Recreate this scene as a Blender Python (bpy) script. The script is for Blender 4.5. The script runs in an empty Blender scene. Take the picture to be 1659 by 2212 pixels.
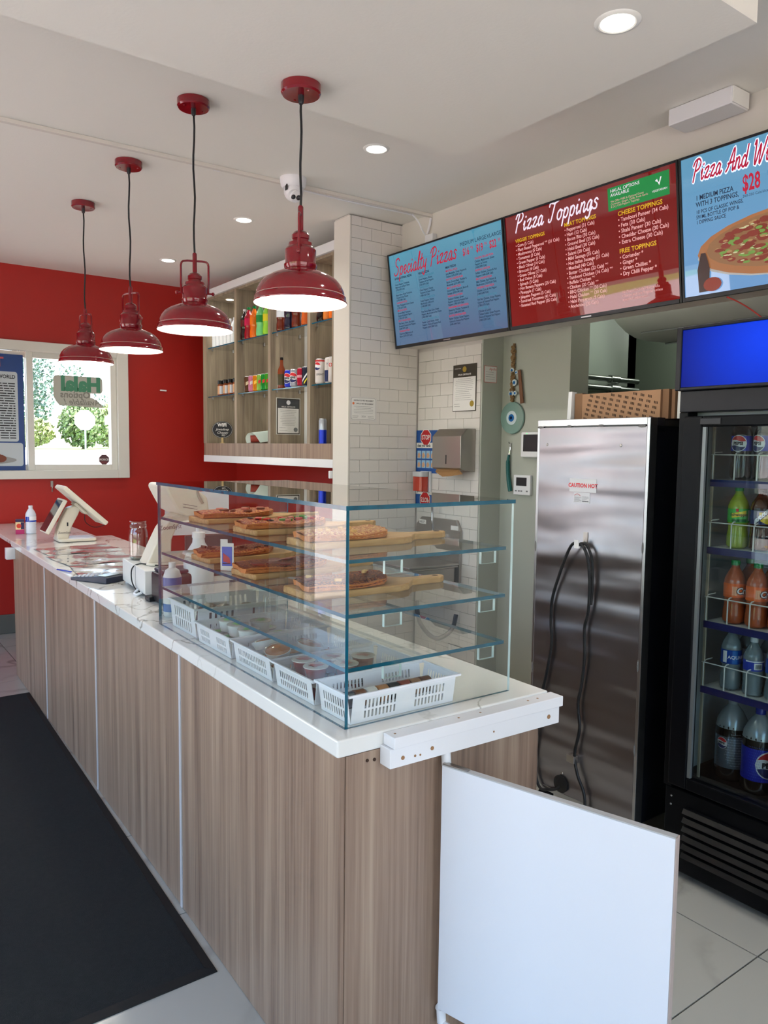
import bpy, bmesh, math, random
from mathutils import Vector, Matrix, Euler
rnd = random.Random(7)
PI = math.pi
sc = bpy.context.scene
COL = sc.collection

# ------------------------------------------------------------------ camera
cd = bpy.data.cameras.new('camera')
cd.sensor_fit = 'HORIZONTAL'; cd.sensor_width = 36.0; cd.lens = 36.0 * 1655 / 1659
cd.clip_start = 0.02; cd.clip_end = 400
cam = bpy.data.objects.new('camera', cd); COL.objects.link(cam)
def _cam():
    yaw, pitch, roll = math.radians(36.07), math.radians(4.73), math.radians(0.70)
    cy, sy = math.cos(yaw), math.sin(yaw)
    f = Vector((sy * math.cos(pitch), cy * math.cos(pitch), -math.sin(pitch)))
    r = Vector((cy, -sy, 0)); u = r.cross(f)
    r2 = r * math.cos(roll) + u * math.sin(roll); u2 = r2.cross(f)
    M = Matrix((r2, u2, -f)).transposed().to_4x4()
    M.translation = (0, 0, 1.56)
    cam.matrix_world = M
_cam()
sc.camera = cam

# ------------------------------------------------------------------ world, sun, exposure
SKY = 1.4
w = bpy.data.worlds.new('world'); sc.world = w; w.use_nodes = True
nt = w.node_tree; nt.nodes.clear()
o_ = nt.nodes.new('ShaderNodeOutputWorld'); b_ = nt.nodes.new('ShaderNodeBackground')
s_ = nt.nodes.new('ShaderNodeTexSky'); s_.sky_type = 'NISHITA'; s_.sun_disc = False
s_.sun_elevation = math.radians(70); s_.sun_rotation = math.radians(120); s_.dust_density = 2.5; s_.air_density = 1.0
nt.links.new(s_.outputs[0], b_.inputs[0]); b_.inputs[1].default_value = SKY
nt.links.new(b_.outputs[0], o_.inputs[0])
sl = bpy.data.lights.new('sun', 'SUN'); sl.energy = 18; sl.angle = math.radians(1.0); sl.color = (1, .95, .87)
so = bpy.data.objects.new('sun', sl); COL.objects.link(so)
so.rotation_euler = Vector((-0.30, 0.12, -0.95)).to_track_quat('-Z', 'Y').to_euler()
def portal(name, loc, rot, sx, sy):
    l = bpy.data.lights.new(name, 'AREA'); l.shape = 'RECTANGLE'; l.size = sx; l.size_y = sy
    l.cycles.is_portal = True
    o = bpy.data.objects.new(name, l); COL.objects.link(o); o.location = loc; o.rotation_euler = rot
portal('window_portal', (-1.59, 5.33, 1.25), (0, -PI/2, 0), 2.3, 2.1)
portal('window_portal', (-1.59, 1.9, 1.25), (0, -PI/2, 0), 2.3, 3.2)
portal('window_portal', (1.15, 7.06, 1.83), (-PI/2, 0, 0), 1.9, 1.0)
portal('window_portal', (0.7, -2.39, 1.25), (PI/2, 0, 0), 4.2, 2.3)
sc.view_settings.view_transform = 'Standard'; sc.view_settings.look = 'None'
sc.view_settings.gamma = 1; sc.view_settings.use_curve_mapping = False
sc.view_settings.exposure = 0.0
sc.cycles.use_denoising = True
sc.cycles.max_bounces = 12; sc.cycles.transparent_max_bounces = 24
sc.cycles.glossy_bounces = 4; sc.cycles.transmission_bounces = 6; sc.cycles.diffuse_bounces = 5
sc.cycles.sample_clamp_indirect = 6; sc.cycles.caustics_reflective = False; sc.cycles.caustics_refractive = False

# ------------------------------------------------------------------ materials
MATS = {}
def lin(c):
    return tuple((v / 12.92 if v <= .04045 else ((v + .055) / 1.055) ** 2.4) for v in (c[0]/255, c[1]/255, c[2]/255)) + (1,)
def pm(name, c, rough=.5, metal=0, emit=0, coat=0, trans=0, alpha=1, spec=.5, bump=0, bscale=60, var=0, vscale=8, ior=1.45):
    if name in MATS: return MATS[name]
    m = bpy.data.materials.new(name); m.use_nodes = True
    n = m.node_tree; p = n.nodes['Principled BSDF']
    col = lin(c)
    p.inputs['Base Color'].default_value = col
    p.inputs['Roughness'].default_value = rough; p.inputs['Metallic'].default_value = metal
    p.inputs['Specular IOR Level'].default_value = spec
    p.inputs['Coat Weight'].default_value = coat; p.inputs['Coat Roughness'].default_value = .05
    p.inputs['Transmission Weight'].default_value = trans; p.inputs['Alpha'].default_value = alpha
    p.inputs['IOR'].default_value = ior
    if emit:
        p.inputs['Emission Color'].default_value = col; p.inputs['Emission Strength'].default_value = emit
    if var or bump:
        tc = n.nodes.new('ShaderNodeTexCoord')
    if var:
        no = n.nodes.new('ShaderNodeTexNoise'); no.inputs['Scale'].default_value = vscale; no.inputs['Detail'].default_value = 4
        n.links.new(tc.outputs['Object'], no.inputs['Vector'])
        mx = n.nodes.new('ShaderNodeMix'); mx.data_type = 'RGBA'
        n.links.new(no.outputs[0], mx.inputs[0])
        mx.inputs[6].default_value = tuple(v * (1 - var) for v in col[:3]) + (1,)
        mx.inputs[7].default_value = tuple(min(1, v * (1 + var)) for v in col[:3]) + (1,)
        n.links.new(mx.outputs[2], p.inputs['Base Color'])
    if bump:
        nb = n.nodes.new('ShaderNodeTexNoise'); nb.inputs['Scale'].default_value = bscale; nb.inputs['Detail'].default_value = 3
        n.links.new(tc.outputs['Object'], nb.inputs['Vector'])
        bp = n.nodes.new('ShaderNodeBump'); bp.inputs['Strength'].default_value = bump; bp.inputs['Distance'].default_value = .01
        n.links.new(nb.outputs[0], bp.inputs['Height']); n.links.new(bp.outputs[0], p.inputs['Normal'])
    MATS[name] = m
    return m
def clear(name, tint=(1, 1, 1), k=1.0, rough=0.0):
    if name in MATS: return MATS[name]
    m = bpy.data.materials.new(name); m.use_nodes = True; n = m.node_tree; n.nodes.clear()
    out = n.nodes.new('ShaderNodeOutputMaterial'); mix = n.nodes.new('ShaderNodeMixShader')
    tr = n.nodes.new('ShaderNodeBsdfTransparent'); gl = n.nodes.new('ShaderNodeBsdfGlossy')
    tr.inputs[0].default_value = tint + (1,); gl.inputs['Roughness'].default_value = rough
    fr = n.nodes.new('ShaderNodeFresnel'); fr.inputs[0].default_value = 1.5
    ge = n.nodes.new('ShaderNodeNewGeometry'); inv = n.nodes.new('ShaderNodeMath'); inv.operation = 'SUBTRACT'; inv.inputs[0].default_value = 1
    n.links.new(ge.outputs['Backfacing'], inv.inputs[1])
    mu = n.nodes.new('ShaderNodeMath'); mu.operation = 'MULTIPLY'; n.links.new(fr.outputs[0], mu.inputs[0]); n.links.new(inv.outputs[0], mu.inputs[1])
    m2 = n.nodes.new('ShaderNodeMath'); m2.operation = 'MULTIPLY'; m2.use_clamp = True; n.links.new(mu.outputs[0], m2.inputs[0]); m2.inputs[1].default_value = k
    n.links.new(m2.outputs[0], mix.inputs[0]); n.links.new(tr.outputs[0], mix.inputs[1]); n.links.new(gl.outputs[0], mix.inputs[2])
    n.links.new(mix.outputs[0], out.inputs[0])
    MATS[name] = m
    return m
def nodes(m):
    return m.node_tree, m.node_tree.nodes['Principled BSDF']
def wood(name, cols, sc1=(17, 17, .45), sc2=(120, 120, 1.8), rough=.45):
    m = pm(name, (128, 100, 80), rough); n, p = nodes(m)
    tc = n.nodes.new('ShaderNodeTexCoord')
    def nz(s, det):
        mp = n.nodes.new('ShaderNodeMapping'); mp.inputs['Scale'].default_value = s
        no = n.nodes.new('ShaderNodeTexNoise'); no.inputs['Scale'].default_value = 1; no.inputs['Detail'].default_value = det
        no.inputs['Roughness'].default_value = .6
        n.links.new(tc.outputs['Object'], mp.inputs[0]); n.links.new(mp.outputs[0], no.inputs['Vector'])
        return no
    a, b = nz(sc1, 5), nz(sc2, 3)
    ad = n.nodes.new('ShaderNodeMix'); ad.data_type = 'FLOAT'; ad.inputs[0].default_value = .38
    n.links.new(a.outputs[0], ad.inputs[2]); n.links.new(b.outputs[0], ad.inputs[3])
    cr = n.nodes.new('ShaderNodeValToRGB'); e = cr.color_ramp.elements
    e[0].position = .33; e[0].color = lin(cols[0]); e[1].position = .66; e[1].color = lin(cols[-1])
    for i, c in enumerate(cols[1:-1]):
        x = e.new(.33 + .33 * (i + 1) / (len(cols) - 1)); x.color = lin(c)
    n.links.new(ad.outputs[0], cr.inputs[0]); n.links.new(cr.outputs[0], p.inputs['Base Color'])
    bp = n.nodes.new('ShaderNodeBump'); bp.inputs['Strength'].default_value = .12; bp.inputs['Distance'].default_value = .003
    n.links.new(b.outputs[0], bp.inputs['Height']); n.links.new(bp.outputs[0], p.inputs['Normal'])
    return m
def marble(name, base, vein, rough=.12, scale=2.0, width=.02):
    m = pm(name, base, rough, coat=.2); n, p = nodes(m)
    tc = n.nodes.new('ShaderNodeTexCoord')
    no = n.nodes.new('ShaderNodeTexNoise'); no.inputs['Scale'].default_value = 3.2; no.inputs['Detail'].default_value = 6
    n.links.new(tc.outputs['Object'], no.inputs['Vector'])
    vm = n.nodes.new('ShaderNodeVectorMath'); vm.operation = 'MULTIPLY_ADD'
    n.links.new(no.outputs[1], vm.inputs[0]); vm.inputs[1].default_value = (.55, .55, .55); n.links.new(tc.outputs['Object'], vm.inputs[2])
    vo = n.nodes.new('ShaderNodeTexVoronoi'); vo.feature = 'DISTANCE_TO_EDGE'; vo.inputs['Scale'].default_value = scale
    n.links.new(vm.outputs[0], vo.inputs['Vector'])
    n2 = n.nodes.new('ShaderNodeTexNoise'); n2.inputs['Scale'].default_value = 1.6; n.links.new(tc.outputs['Object'], n2.inputs['Vector'])
    mr = n.nodes.new('ShaderNodeMapRange'); mr.inputs[1].default_value = 0; mr.inputs[2].default_value = width; mr.inputs[3].default_value = 1; mr.inputs[4].default_value = 0
    n.links.new(vo.outputs[0], mr.inputs[0])
    m3 = n.nodes.new('ShaderNodeMapRange'); m3.inputs[1].default_value = .40; m3.inputs[2].default_value = .56
    n.links.new(n2.outputs[0], m3.inputs[0])
    mu = n.nodes.new('ShaderNodeMath'); mu.operation = 'MULTIPLY'; n.links.new(mr.outputs[0], mu.inputs[0]); n.links.new(m3.outputs[0], mu.inputs[1])
    mx = n.nodes.new('ShaderNodeMix'); mx.data_type = 'RGBA'; mx.inputs[6].default_value = lin(base); mx.inputs[7].default_value = lin(vein)
    n.links.new(mu.outputs[0], mx.inputs[0]); n.links.new(mx.outputs[2], p.inputs['Base Color'])
    return m

white_paint = pm('white_paint', (214, 209, 200), .6, bump=.04, bscale=120)
ceiling_paint = pm('ceiling_paint', (232, 230, 222), .85, bump=.05, bscale=90)
red_paint = pm('red_paint', (168, 32, 25), .42, var=.06, vscale=1.2)
green_paint = pm('sage_paint', (172, 175, 164), .6)
dark_green = pm('kitchen_paint', (120, 132, 118), .6)
tile_white = pm('glazed_tile', (216, 211, 205), .16, bump=.03, bscale=14)
grout = pm('grout', (198, 193, 187), .8)
floor_tile = marble('porcelain_tile', (176, 176, 168), (140, 140, 134), .16, 1.1, .05)
floor_grout = pm('floor_grout', (62, 60, 56), .9)
base_tile = pm('baseboard_tile', (98, 98, 92), .3)
quartz = marble('white_quartz', (226, 225, 220), (150, 146, 134), .09, 3.1, .028)
laminate = wood('wood_laminate', [(98, 77, 64), (130, 106, 89), (148, 124, 105), (166, 143, 122)])
laminate_dark = wood('shelf_laminate', [(112, 98, 84), (136, 122, 104), (152, 138, 118), (168, 154, 132)], (22, 22, .9), (120, 120, 3))
board_wood = wood('board_wood', [(150, 108, 62), (178, 136, 84), (196, 158, 104)], (5, 40, 40), (12, 160, 160), .45)
white_lam = pm('white_laminate', (226, 226, 228), .22, coat=.1)
white_plastic = pm('white_plastic', (228, 228, 230), .35)
cream_plastic = pm('cream_plastic', (214, 206, 190), .4)
black_plastic = pm('black_plastic', (22, 23, 28), .35)
navy_plastic = pm('navy_plastic', (30, 36, 56), .4)
black_rubber = pm('black_rubber', (18, 18, 20), .5)
cord_black = pm('cord_black', (24, 24, 26), .55)
mat_black = pm('mat_pile', (24, 27, 28), .95, bump=.9, bscale=420, var=.45, vscale=60)
mat_edge = pm('mat_rubber', (20, 21, 22), .7)
aluminium = pm('aluminium', (190, 190, 192), .32, 1)
steel = pm('stainless_steel', (172, 166, 160), .28, 1)
chrome = pm('chrome', (210, 210, 212), .08, 1)
lamp_red = pm('lamp_enamel', (122, 8, 24), .12, coat=.5)
lamp_white = pm('lamp_inner', (250, 248, 240), .5)
bulb_mat = pm('bulb_glow', (255, 250, 238), .5, emit=14)
down_mat = pm('downlight_glow', (255, 252, 240), .5, emit=9)
trim_white = pm('trim_white', (236, 236, 230), .4)
vinyl = pm('window_vinyl', (214, 212, 204), .35)
teal = pm('glass_edge', (6, 82, 104), .12, coat=.4, var=.55, vscale=26)
teal_dark = pm('glass_edge_dark', (28, 70, 84), .15, trans=.2, coat=.4)
glass = clear('clear_glass', (.968, .985, .976), 1.5)
front_glass = clear('front_glass', (.965, .985, .975), 1.75)
window_glass = clear('window_glass', (.97, .98, .975), 1.2)
cool_glass = clear('cooler_glass', (.80, .86, .86), 1.5)
pet = clear('pet_plastic', (.88, .93, .94), 2.4, .03)
jar_glass = clear('jar_glass', (.93, .95, .94), 1.8, .03)
cling = clear('cling_film', (.97, .97, .97), 3.5, .05)
paper = pm('paper', (226, 224, 220), .6)
ink = pm('ink', (34, 34, 38), .7)
ink_grey = pm('ink_grey', (120, 120, 122), .7)

# brushed panel of the heated cabinet
def _brushed():
    m = pm('brushed_aluminium', (158, 154, 158), .3, 1); n, p = nodes(m)
    tc = n.nodes.new('ShaderNodeTexCoord')
    mp = n.nodes.new('ShaderNodeMapping'); mp.inputs['Scale'].default_value = (1.2, 1.2, 7.5)
    no = n.nodes.new('ShaderNodeTexNoise'); no.inputs['Scale'].default_value = 1; no.inputs['Detail'].default_value = 1
    n.links.new(tc.outputs['Object'], mp.inputs[0]); n.links.new(mp.outputs[0], no.inputs['Vector'])
    bp = n.nodes.new('ShaderNodeBump'); bp.inputs['Strength'].default_value = 1; bp.inputs['Distance'].default_value = .035
    n.links.new(no.outputs[0], bp.inputs['Height']); n.links.new(bp.outputs[0], p.inputs['Normal'])
    n2 = n.nodes.new('ShaderNodeTexNoise'); n2.inputs['Scale'].default_value = 6; n2.inputs['Detail'].default_value = 5
    n.links.new(tc.outputs['Object'], n2.inputs['Vector'])
    mr = n.nodes.new('ShaderNodeMapRange'); mr.inputs[3].default_value = .26; mr.inputs[4].default_value = .42
    n.links.new(n2.outputs[0], mr.inputs[0]); n.links.new(mr.outputs[0], p.inputs['Roughness'])
    return m
brushed = _brushed()

# ------------------------------------------------------------------ mesh builder
class MB:
    def __init__(s): s.v = []; s.f = []; s.m = []
    def add(s, vs, fs, mi=0):
        b = len(s.v); s.v += [tuple(v) for v in vs]
        for f in fs: s.f.append([b + i for i in f]); s.m.append(mi)
        return s
    def box(s, x0, x1, y0, y1, z0, z1, mi=0, R=None):
        if x0 > x1: x0, x1 = x1, x0
        if y0 > y1: y0, y1 = y1, y0
        if z0 > z1: z0, z1 = z1, z0
        vs = [Vector(p) for p in ((x0,y0,z0),(x1,y0,z0),(x1,y1,z0),(x0,y1,z0),(x0,y0,z1),(x1,y0,z1),(x1,y1,z1),(x0,y1,z1))]
        if R is not None: vs = [R @ v for v in vs]
        mm = mi if isinstance(mi, (list, tuple)) else [mi] * 6
        b = len(s.v); s.v += [tuple(v) for v in vs]
        for k, f in enumerate(((0,3,2,1),(4,5,6,7),(0,1,5,4),(1,2,6,5),(2,3,7,6),(3,0,4,7))):
            s.f.append([b + i for i in f]); s.m.append(mm[k])      # order: bottom, top, -y, +x, +y, -x
        return s
    def lathe(s, prof, c=(0, 0, 0), n=24, mi=0, cap=True, R=None):
        vs = []
        for r, z in prof:
            for i in range(n):
                a = 2 * PI * i / n; vs.append(Vector((c[0] + r * math.cos(a), c[1] + r * math.sin(a), c[2] + z)))
        if R is not None: vs = [R @ v for v in vs]
        fs = []
        for k in range(len(prof) - 1):
            for i in range(n):
                j = (i + 1) % n; fs.append((k*n+i, k*n+j, (k+1)*n+j, (k+1)*n+i))
        if cap:
            fs.append(tuple(reversed(range(n)))); fs.append(tuple(range((len(prof)-1)*n, len(prof)*n)))
        return s.add(vs, fs, mi)
    def tube(s, pts, r, n=8, mi=0, close=False):
        pts = [Vector(p) for p in pts]; rings = []; N = len(pts); up = None
        for i, p in enumerate(pts):
            a = pts[max(i-1, 0)]; b = pts[min(i+1, N-1)]; t = (b - a).normalized()
            if up is None: up = Vector((0, 0, 1)) if abs(t.z) < .9 else Vector((1, 0, 0))
            x = t.cross(up)
            if x.length < 1e-5: x = t.cross(Vector((0, 1, 0)))
            x.normalize(); y = x.cross(t).normalized(); up = y
            rr = r[i] if isinstance(r, (list, tuple)) else r
            rings.append([p + x * math.cos(2*PI*k/n) * rr + y * math.sin(2*PI*k/n) * rr for k in range(n)])
        vs = [v for rg in rings for v in rg]; fs = []
        for i in range(N - 1):
            for k in range(n):
                j = (k + 1) % n; fs.append((i*n+k, (i+1)*n+k, (i+1)*n+j, i*n+j))
        fs.append(tuple(range(n))); fs.append(tuple(reversed(range((N-1)*n, N*n))))
        return s.add(vs, fs, mi)
    def prism(s, poly, d0, d1, axis='y', mi=0, R=None):
        # poly in the plane across the axis, counted anticlockwise seen from the far end of the axis
        def P(a, b, d): return {'y': (a, d, b), 'z': (a, b, d), 'x': (d, a, b)}[axis]
        n = len(poly); vs = [Vector(P(a, b, d0)) for a, b in poly] + [Vector(P(a, b, d1)) for a, b in poly]
        if R is not None: vs = [R @ v for v in vs]
        fs = [tuple(range(n)), tuple(reversed(range(n, 2*n)))] + [(i, n+i, n+(i+1) % n, (i+1) % n) for i in range(n)]
        return s.add(vs, fs, mi)
    def sphere(s, c, r, n=12, m=8, mi=0, sz=1.0):
        prof = [(max(1e-4, r * math.sin(PI*k/m)), -r * sz * math.cos(PI*k/m)) for k in range(m + 1)]
        return s.lathe(prof, c, n, mi)
    def mesh(s, name, mats, smooth=False, fix=True):
        me = bpy.data.meshes.new(name); me.from_pydata(s.v, [], s.f); me.validate()
        for m in mats: me.materials.append(m)
        if len(me.polygons) == len(s.m): me.polygons.foreach_set('material_index', s.m)
        if fix:
            bm = bmesh.new(); bm.from_mesh(me); bmesh.ops.recalc_face_normals(bm, faces=bm.faces); bm.to_mesh(me); bm.free()
        if smooth:
            me.shade_smooth(); me.set_sharp_from_angle(angle=math.radians(38))
        return me
def mats_(m): return list(m) if isinstance(m, (list, tuple)) else [m]
def part(parent, name, mb, mat, smooth=False, bevel=0, label=None, stuff=False, loc=None, rot=None, seg=2):
    me = mb if isinstance(mb, bpy.types.Mesh) else mb.mesh(name, mats_(mat), smooth)
    o = bpy.data.objects.new(name, me); COL.objects.link(o); o.parent = parent
    if bevel:
        b = o.modifiers.new('bevel', 'BEVEL'); b.width = bevel; b.segments = seg; b.limit_method = 'ANGLE'; b.angle_limit = math.radians(40)
    if label: o['label'] = label
    if stuff: o['kind'] = 'stuff'
    if loc: o.location = loc
    if rot: o.rotation_euler = rot
    return o
def tag(o, label, cat, group=None):
    o['label'] = label; o['category'] = cat
    if group: o['group'] = group
    return o
def thing(name, label, cat, loc=(0, 0, 0), rz=0, group=None, rot=None):
    o = bpy.data.objects.new(name, None); COL.objects.link(o); o.empty_display_size = .05
    o.location = loc; o.rotation_euler = rot if rot else (0, 0, rz)
    return tag(o, label, cat, group)
def struct(name, mb, mat, loc=(0, 0, 0), rot=None, smooth=False, bevel=0):
    o = part(None, name, mb, mat, smooth, bevel, loc=loc, rot=rot); o['kind'] = 'structure'; return o
def dup(root, loc, rz=None, label=None, group=None):
    def cp(o, par):
        c = o.copy(); COL.objects.link(c); c.parent = par
        for ch in KIDS(o): cp(ch, c)
        return c
    r = cp(root, None); r.location = loc
    if rz is not None: r.rotation_euler = (0, 0, rz)
    if label: r['label'] = label
    if group: r['group'] = group
    return r
def KIDS(o): return [c for c in bpy.data.objects if c.parent == o]
FR = (Vector((1, 0, 0)), Vector((0, 0, 1)))            # text on a face that looks along -Y
def text(parent, s, size, pos, mat, align='LEFT', right=FR[0], up=FR[1], sx=1.0, shear=0, bold=0, name='lettering', line=1.0, mirror=False):
    c = bpy.data.curves.new(name, 'FONT'); c.body = s; c.size = size; c.align_x = align; c.shear = shear; c.offset = bold
    c.space_line = line; c.resolution_u = 2; c.fill_mode = 'FRONT'
    t = bpy.data.objects.new('tmp', c); COL.objects.link(t)
    me = bpy.data.meshes.new_from_object(t.evaluated_get(bpy.context.evaluated_depsgraph_get()))
    bpy.data.objects.remove(t); me.materials.clear(); me.materials.append(mat)
    o = bpy.data.objects.new(name, me); COL.objects.link(o); o.parent = parent
    right = Vector(right).normalized(); up = Vector(up).normalized(); nn = right.cross(up)
    M = Matrix((right * sx * (-1 if mirror else 1), up, nn)).transposed().to_4x4(); M.translation = pos
    o.matrix_basis = M
    return o
def wraptext(parent, s, size, r, z, ang, mat, bold=0, sx=1, shear=0, name='lettering', vert=False, align='CENTER'):
    c = bpy.data.curves.new('tmp', 'FONT'); c.body = s; c.size = size; c.align_x = align; c.offset = bold; c.shear = shear; c.resolution_u = 2; c.fill_mode = 'FRONT'
    t = bpy.data.objects.new('tmp', c); COL.objects.link(t)
    dg = bpy.context.evaluated_depsgraph_get(); me = bpy.data.meshes.new_from_object(t.evaluated_get(dg))
    bpy.data.objects.remove(t)
    for v in me.vertices:
        x, y = v.co.x * sx, v.co.y
        if vert: x, y = -y, x
        a = ang + x / r; v.co = (r * math.cos(a), r * math.sin(a), z + y)
    me.materials.clear(); me.materials.append(mat)
    return part(parent, name, me, mat)
def wrap_strip(mb, r, a0, a1, z0, z1, mi=0, n=6):
    """a patch on a cylinder between two angles; z0, z1 may be functions of t in 0..1"""
    vs = []; fs = []
    for i in range(n + 1):
        t = i / n; a = a0 + (a1 - a0) * t
        for z in (z0, z1):
            zz = z(t) if callable(z) else z
            vs.append((r * math.cos(a), r * math.sin(a), zz))
    for i in range(n): fs.append((2*i, 2*i+2, 2*i+3, 2*i+1))
    return mb.add(vs, fs, mi)
def arc(cx, cy, r, a0, a1, n): return [(cx + r*math.cos(a0+(a1-a0)*i/n), cy + r*math.sin(a0+(a1-a0)*i/n)) for i in range(n+1)]
def rrect(x0, x1, y0, y1, r, n=4):
    return arc(x1-r, y1-r, r, 0, PI/2, n) + arc(x0+r, y1-r, r, PI/2, PI, n) + arc(x0+r, y0+r, r, PI, 1.5*PI, n) + arc(x1-r, y0+r, r, 1.5*PI, 2*PI, n)
def smooth_pts(p, k=5):
    if len(p) < 3: return [Vector(q) for q in p]
    p = [Vector(q) for q in p]; out = []
    for i in range(len(p) - 1):
        a, b, c, d = p[max(i-1, 0)], p[i], p[i+1], p[min(i+2, len(p)-1)]
        for j in range(k):
            t = j / k
            out.append(.5 * ((2*b) + (c-a)*t + (2*a-5*b+4*c-d)*t*t + (3*b-a-3*c+d)*t**3))
    out.append(p[-1]); return out

# brush-script headings, drawn stroke by stroke
GL = {
'P': (.66, [[(.12,-.02),(.2,.5),(.3,.93)],[(.02,.72),(.14,.93),(.42,1.0),(.6,.82),(.5,.56),(.24,.46)]]),
'i': (.26, [[(.02,.3),(.1,.48),(.07,.12),(.13,0),(.26,.12)],[(.15,.66),(.16,.70)]]),
'z': (.40, [[(.02,.40),(.1,.48),(.3,.48),(.06,.04),(.16,.03),(.28,.0),(.4,.12)]]),
'a': (.44, [[(.32,.42),(.2,.5),(.05,.3),(.05,.08),(.14,0),(.27,.15),(.33,.46),(.29,.1),(.35,0),(.46,.12)]]),
'T': (.62, [[(.0,.80),(.08,.96),(.38,.90),(.7,1.0)],[(.42,.92),(.33,.45),(.22,.04),(.06,.02),(.05,.16)]]),
'o': (.42, [[(.2,.5),(.05,.35),(.05,.1),(.18,0),(.32,.15),(.32,.38),(.2,.5),(.42,.40)]]),
'p': (.42, [[(.08,.48),(.05,.1),(.0,-.36)],[(.08,.3),(.2,.49),(.34,.4),(.33,.14),(.2,0),(.07,.1)]]),
'n': (.42, [[(.07,.48),(.03,.0)],[(.05,.3),(.2,.49),(.3,.42),(.27,.08),(.33,0),(.44,.12)]]),
'g': (.42, [[(.32,.42),(.2,.5),(.05,.32),(.06,.08),(.2,.04),(.33,.46),(.27,-.2),(.12,-.36),(.0,-.26)],[(.26,-.1),(.42,.12)]]),
's': (.32, [[(.28,.42),(.16,.5),(.06,.38),(.24,.2),(.2,.02),(.02,.04)]]),
'S': (.58, [[(.55,.84),(.4,1.0),(.14,.88),(.18,.6),(.42,.42),(.4,.12),(.14,0),(0,.16)]]),
'e': (.34, [[(.05,.2),(.27,.32),(.2,.5),(.06,.36),(.06,.1),(.18,0),(.35,.14)]]),
'c': (.32, [[(.28,.42),(.18,.5),(.05,.32),(.06,.08),(.18,0),(.33,.14)]]),
'l': (.24, [[(.06,.2),(.22,.9),(.16,1.0),(.08,.6),(.06,.1),(.13,0),(.26,.12)]]),
't': (.28, [[(.17,.85),(.08,.15),(.15,0),(.29,.12)],[(.0,.55),(.3,.60)]]),
'y': (.38, [[(.05,.48),(.05,.15),(.16,.05),(.29,.25)],[(.33,.48),(.25,-.2),(.12,-.36),(0,-.24)]]),
'A': (.62, [[(.0,.0),(.16,.22),(.5,1.0),(.49,.1),(.54,0),(.64,.1)],[(.1,.34),(.58,.38)]]),
'd': (.50, [[(.3,.42),(.18,.5),(.05,.3),(.06,.08),(.2,0),(.32,.2),(.4,.98),(.34,.12),(.4,0),(.5,.12)]]),
'W': (.86, [[(.0,.84),(.1,.98),(.12,.1),(.2,0),(.45,.8),(.45,.1),(.54,0),(.85,1.0)]]),
' ': (.28, []),
}
def script_word(parent, s, h, pos, mat, wid=.075, out=None, W=1.0, slope=0.0):
    sx = W / h / (sum(GL[c][0] + .05 for c in s) + .1)
    def build(width, off, m):
        mb = MB(); x = 0; cnt = 0
        for ch in s:
            adv, strokes = GL[ch]
            for st in strokes:
                pts = smooth_pts([(x + a + .26 * b, b, 0) for a, b in st], 6)
                k = len(pts); vs = []; fs = []; cnt += 1
                dz = off - cnt * .00002
                for i, p in enumerate(pts):
                    t = (pts[min(i+1, k-1)] - pts[max(i-1, 0)]).normalized(); nn = Vector((-t.y, t.x, 0)) * width
                    for q in (p + nn, p - nn): vs.append((q.x * h * sx, dz, q.y * h + q.x * h * slope))
                for i in range(k - 1): fs.append((2*i, 2*i+1, 2*i+3, 2*i+2))
                mb.add(vs, fs)
                for p in (pts[0], pts[-1]):
                    mb.add([((p.x + width*math.cos(a*PI/4)) * h * sx, dz - .00001, (p.y + width*math.sin(a*PI/4)) * h + p.x*h*slope) for a in range(8)], [tuple(range(8))])
            x += adv + .05
        return part(parent, 'heading', mb.mesh('heading', [m], fix=False), m, loc=pos)
    if out: build(wid + .07, 0.0, out)
    return build(wid, -.0015, mat)

# ================================================================== THE SETTING
XL, YN, YF, XR, HC = -1.5, -2.3, 6.856, 3.22, 3.0
# floor: grout bed plus separate tiles (0.615 m)
fb = MB().box(XL-.2, 6.6, YN-.2, YF+.2, -.12, -.006)
floor = struct('floor', fb, floor_grout)
tm = MB().box(.0025, .6125, .0025, .6125, -.008, 0).mesh('tile', [floor_tile])
cnt = 0
for i in range(-6, 4):
    for j in range(-4, 10):
        x, y = 2.284 + .615 * i - .615, 1.134 + .615 * j
        if x < XL - .1 or x > 3.3 or y > YF or y < YN - .3: continue
        part(floor, 'tile', tm, None, loc=(x, y, 0))
# ceiling, dropped part, bulkhead
struct('ceiling', MB().box(XL-.2, XR+.0, YN-.2, YF+.2, HC, HC+.1), ceiling_paint)
struct('ceiling_drop', MB().box(XL, 2.165, 1.22, 2.475, 2.765, HC), ceiling_paint)
struct('wall_bulkhead', MB().box(3.07, 3.22, YN, 4.05, 2.22, HC), white_paint)
# far red wall with window opening  x .25..2.165  z 1.30..2.385
WX0, WX1, WZ0, WZ1 = .20, 2.13, 1.325, 2.345
m = MB().box(XL-.2, WX0, YF, YF+.2, 0, HC).box(WX1, 3.42, YF, YF+.2, 0, HC).box(WX0, WX1, YF, YF+.2, 0, WZ0).box(WX0, WX1, YF, YF+.2, WZ1, HC)
struct('wall_far', m, red_paint)
bb = struct('baseboard_far', MB().box(XL, 3.22, YF-.002, YF, 0, .158), floor_grout)
x = XL
while x < 3.2:
    part(bb, 'tile', MB().box(x+.0015, x+.603, YF-.012, YF-.002, .002, .16), base_tile, bevel=.0015); x += .605
# right wall behind the staff side: red beyond the pier, tiled before it
struct('wall_right', MB().box(3.22, 3.42, 4.15, YF, 0, HC), red_paint)
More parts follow.
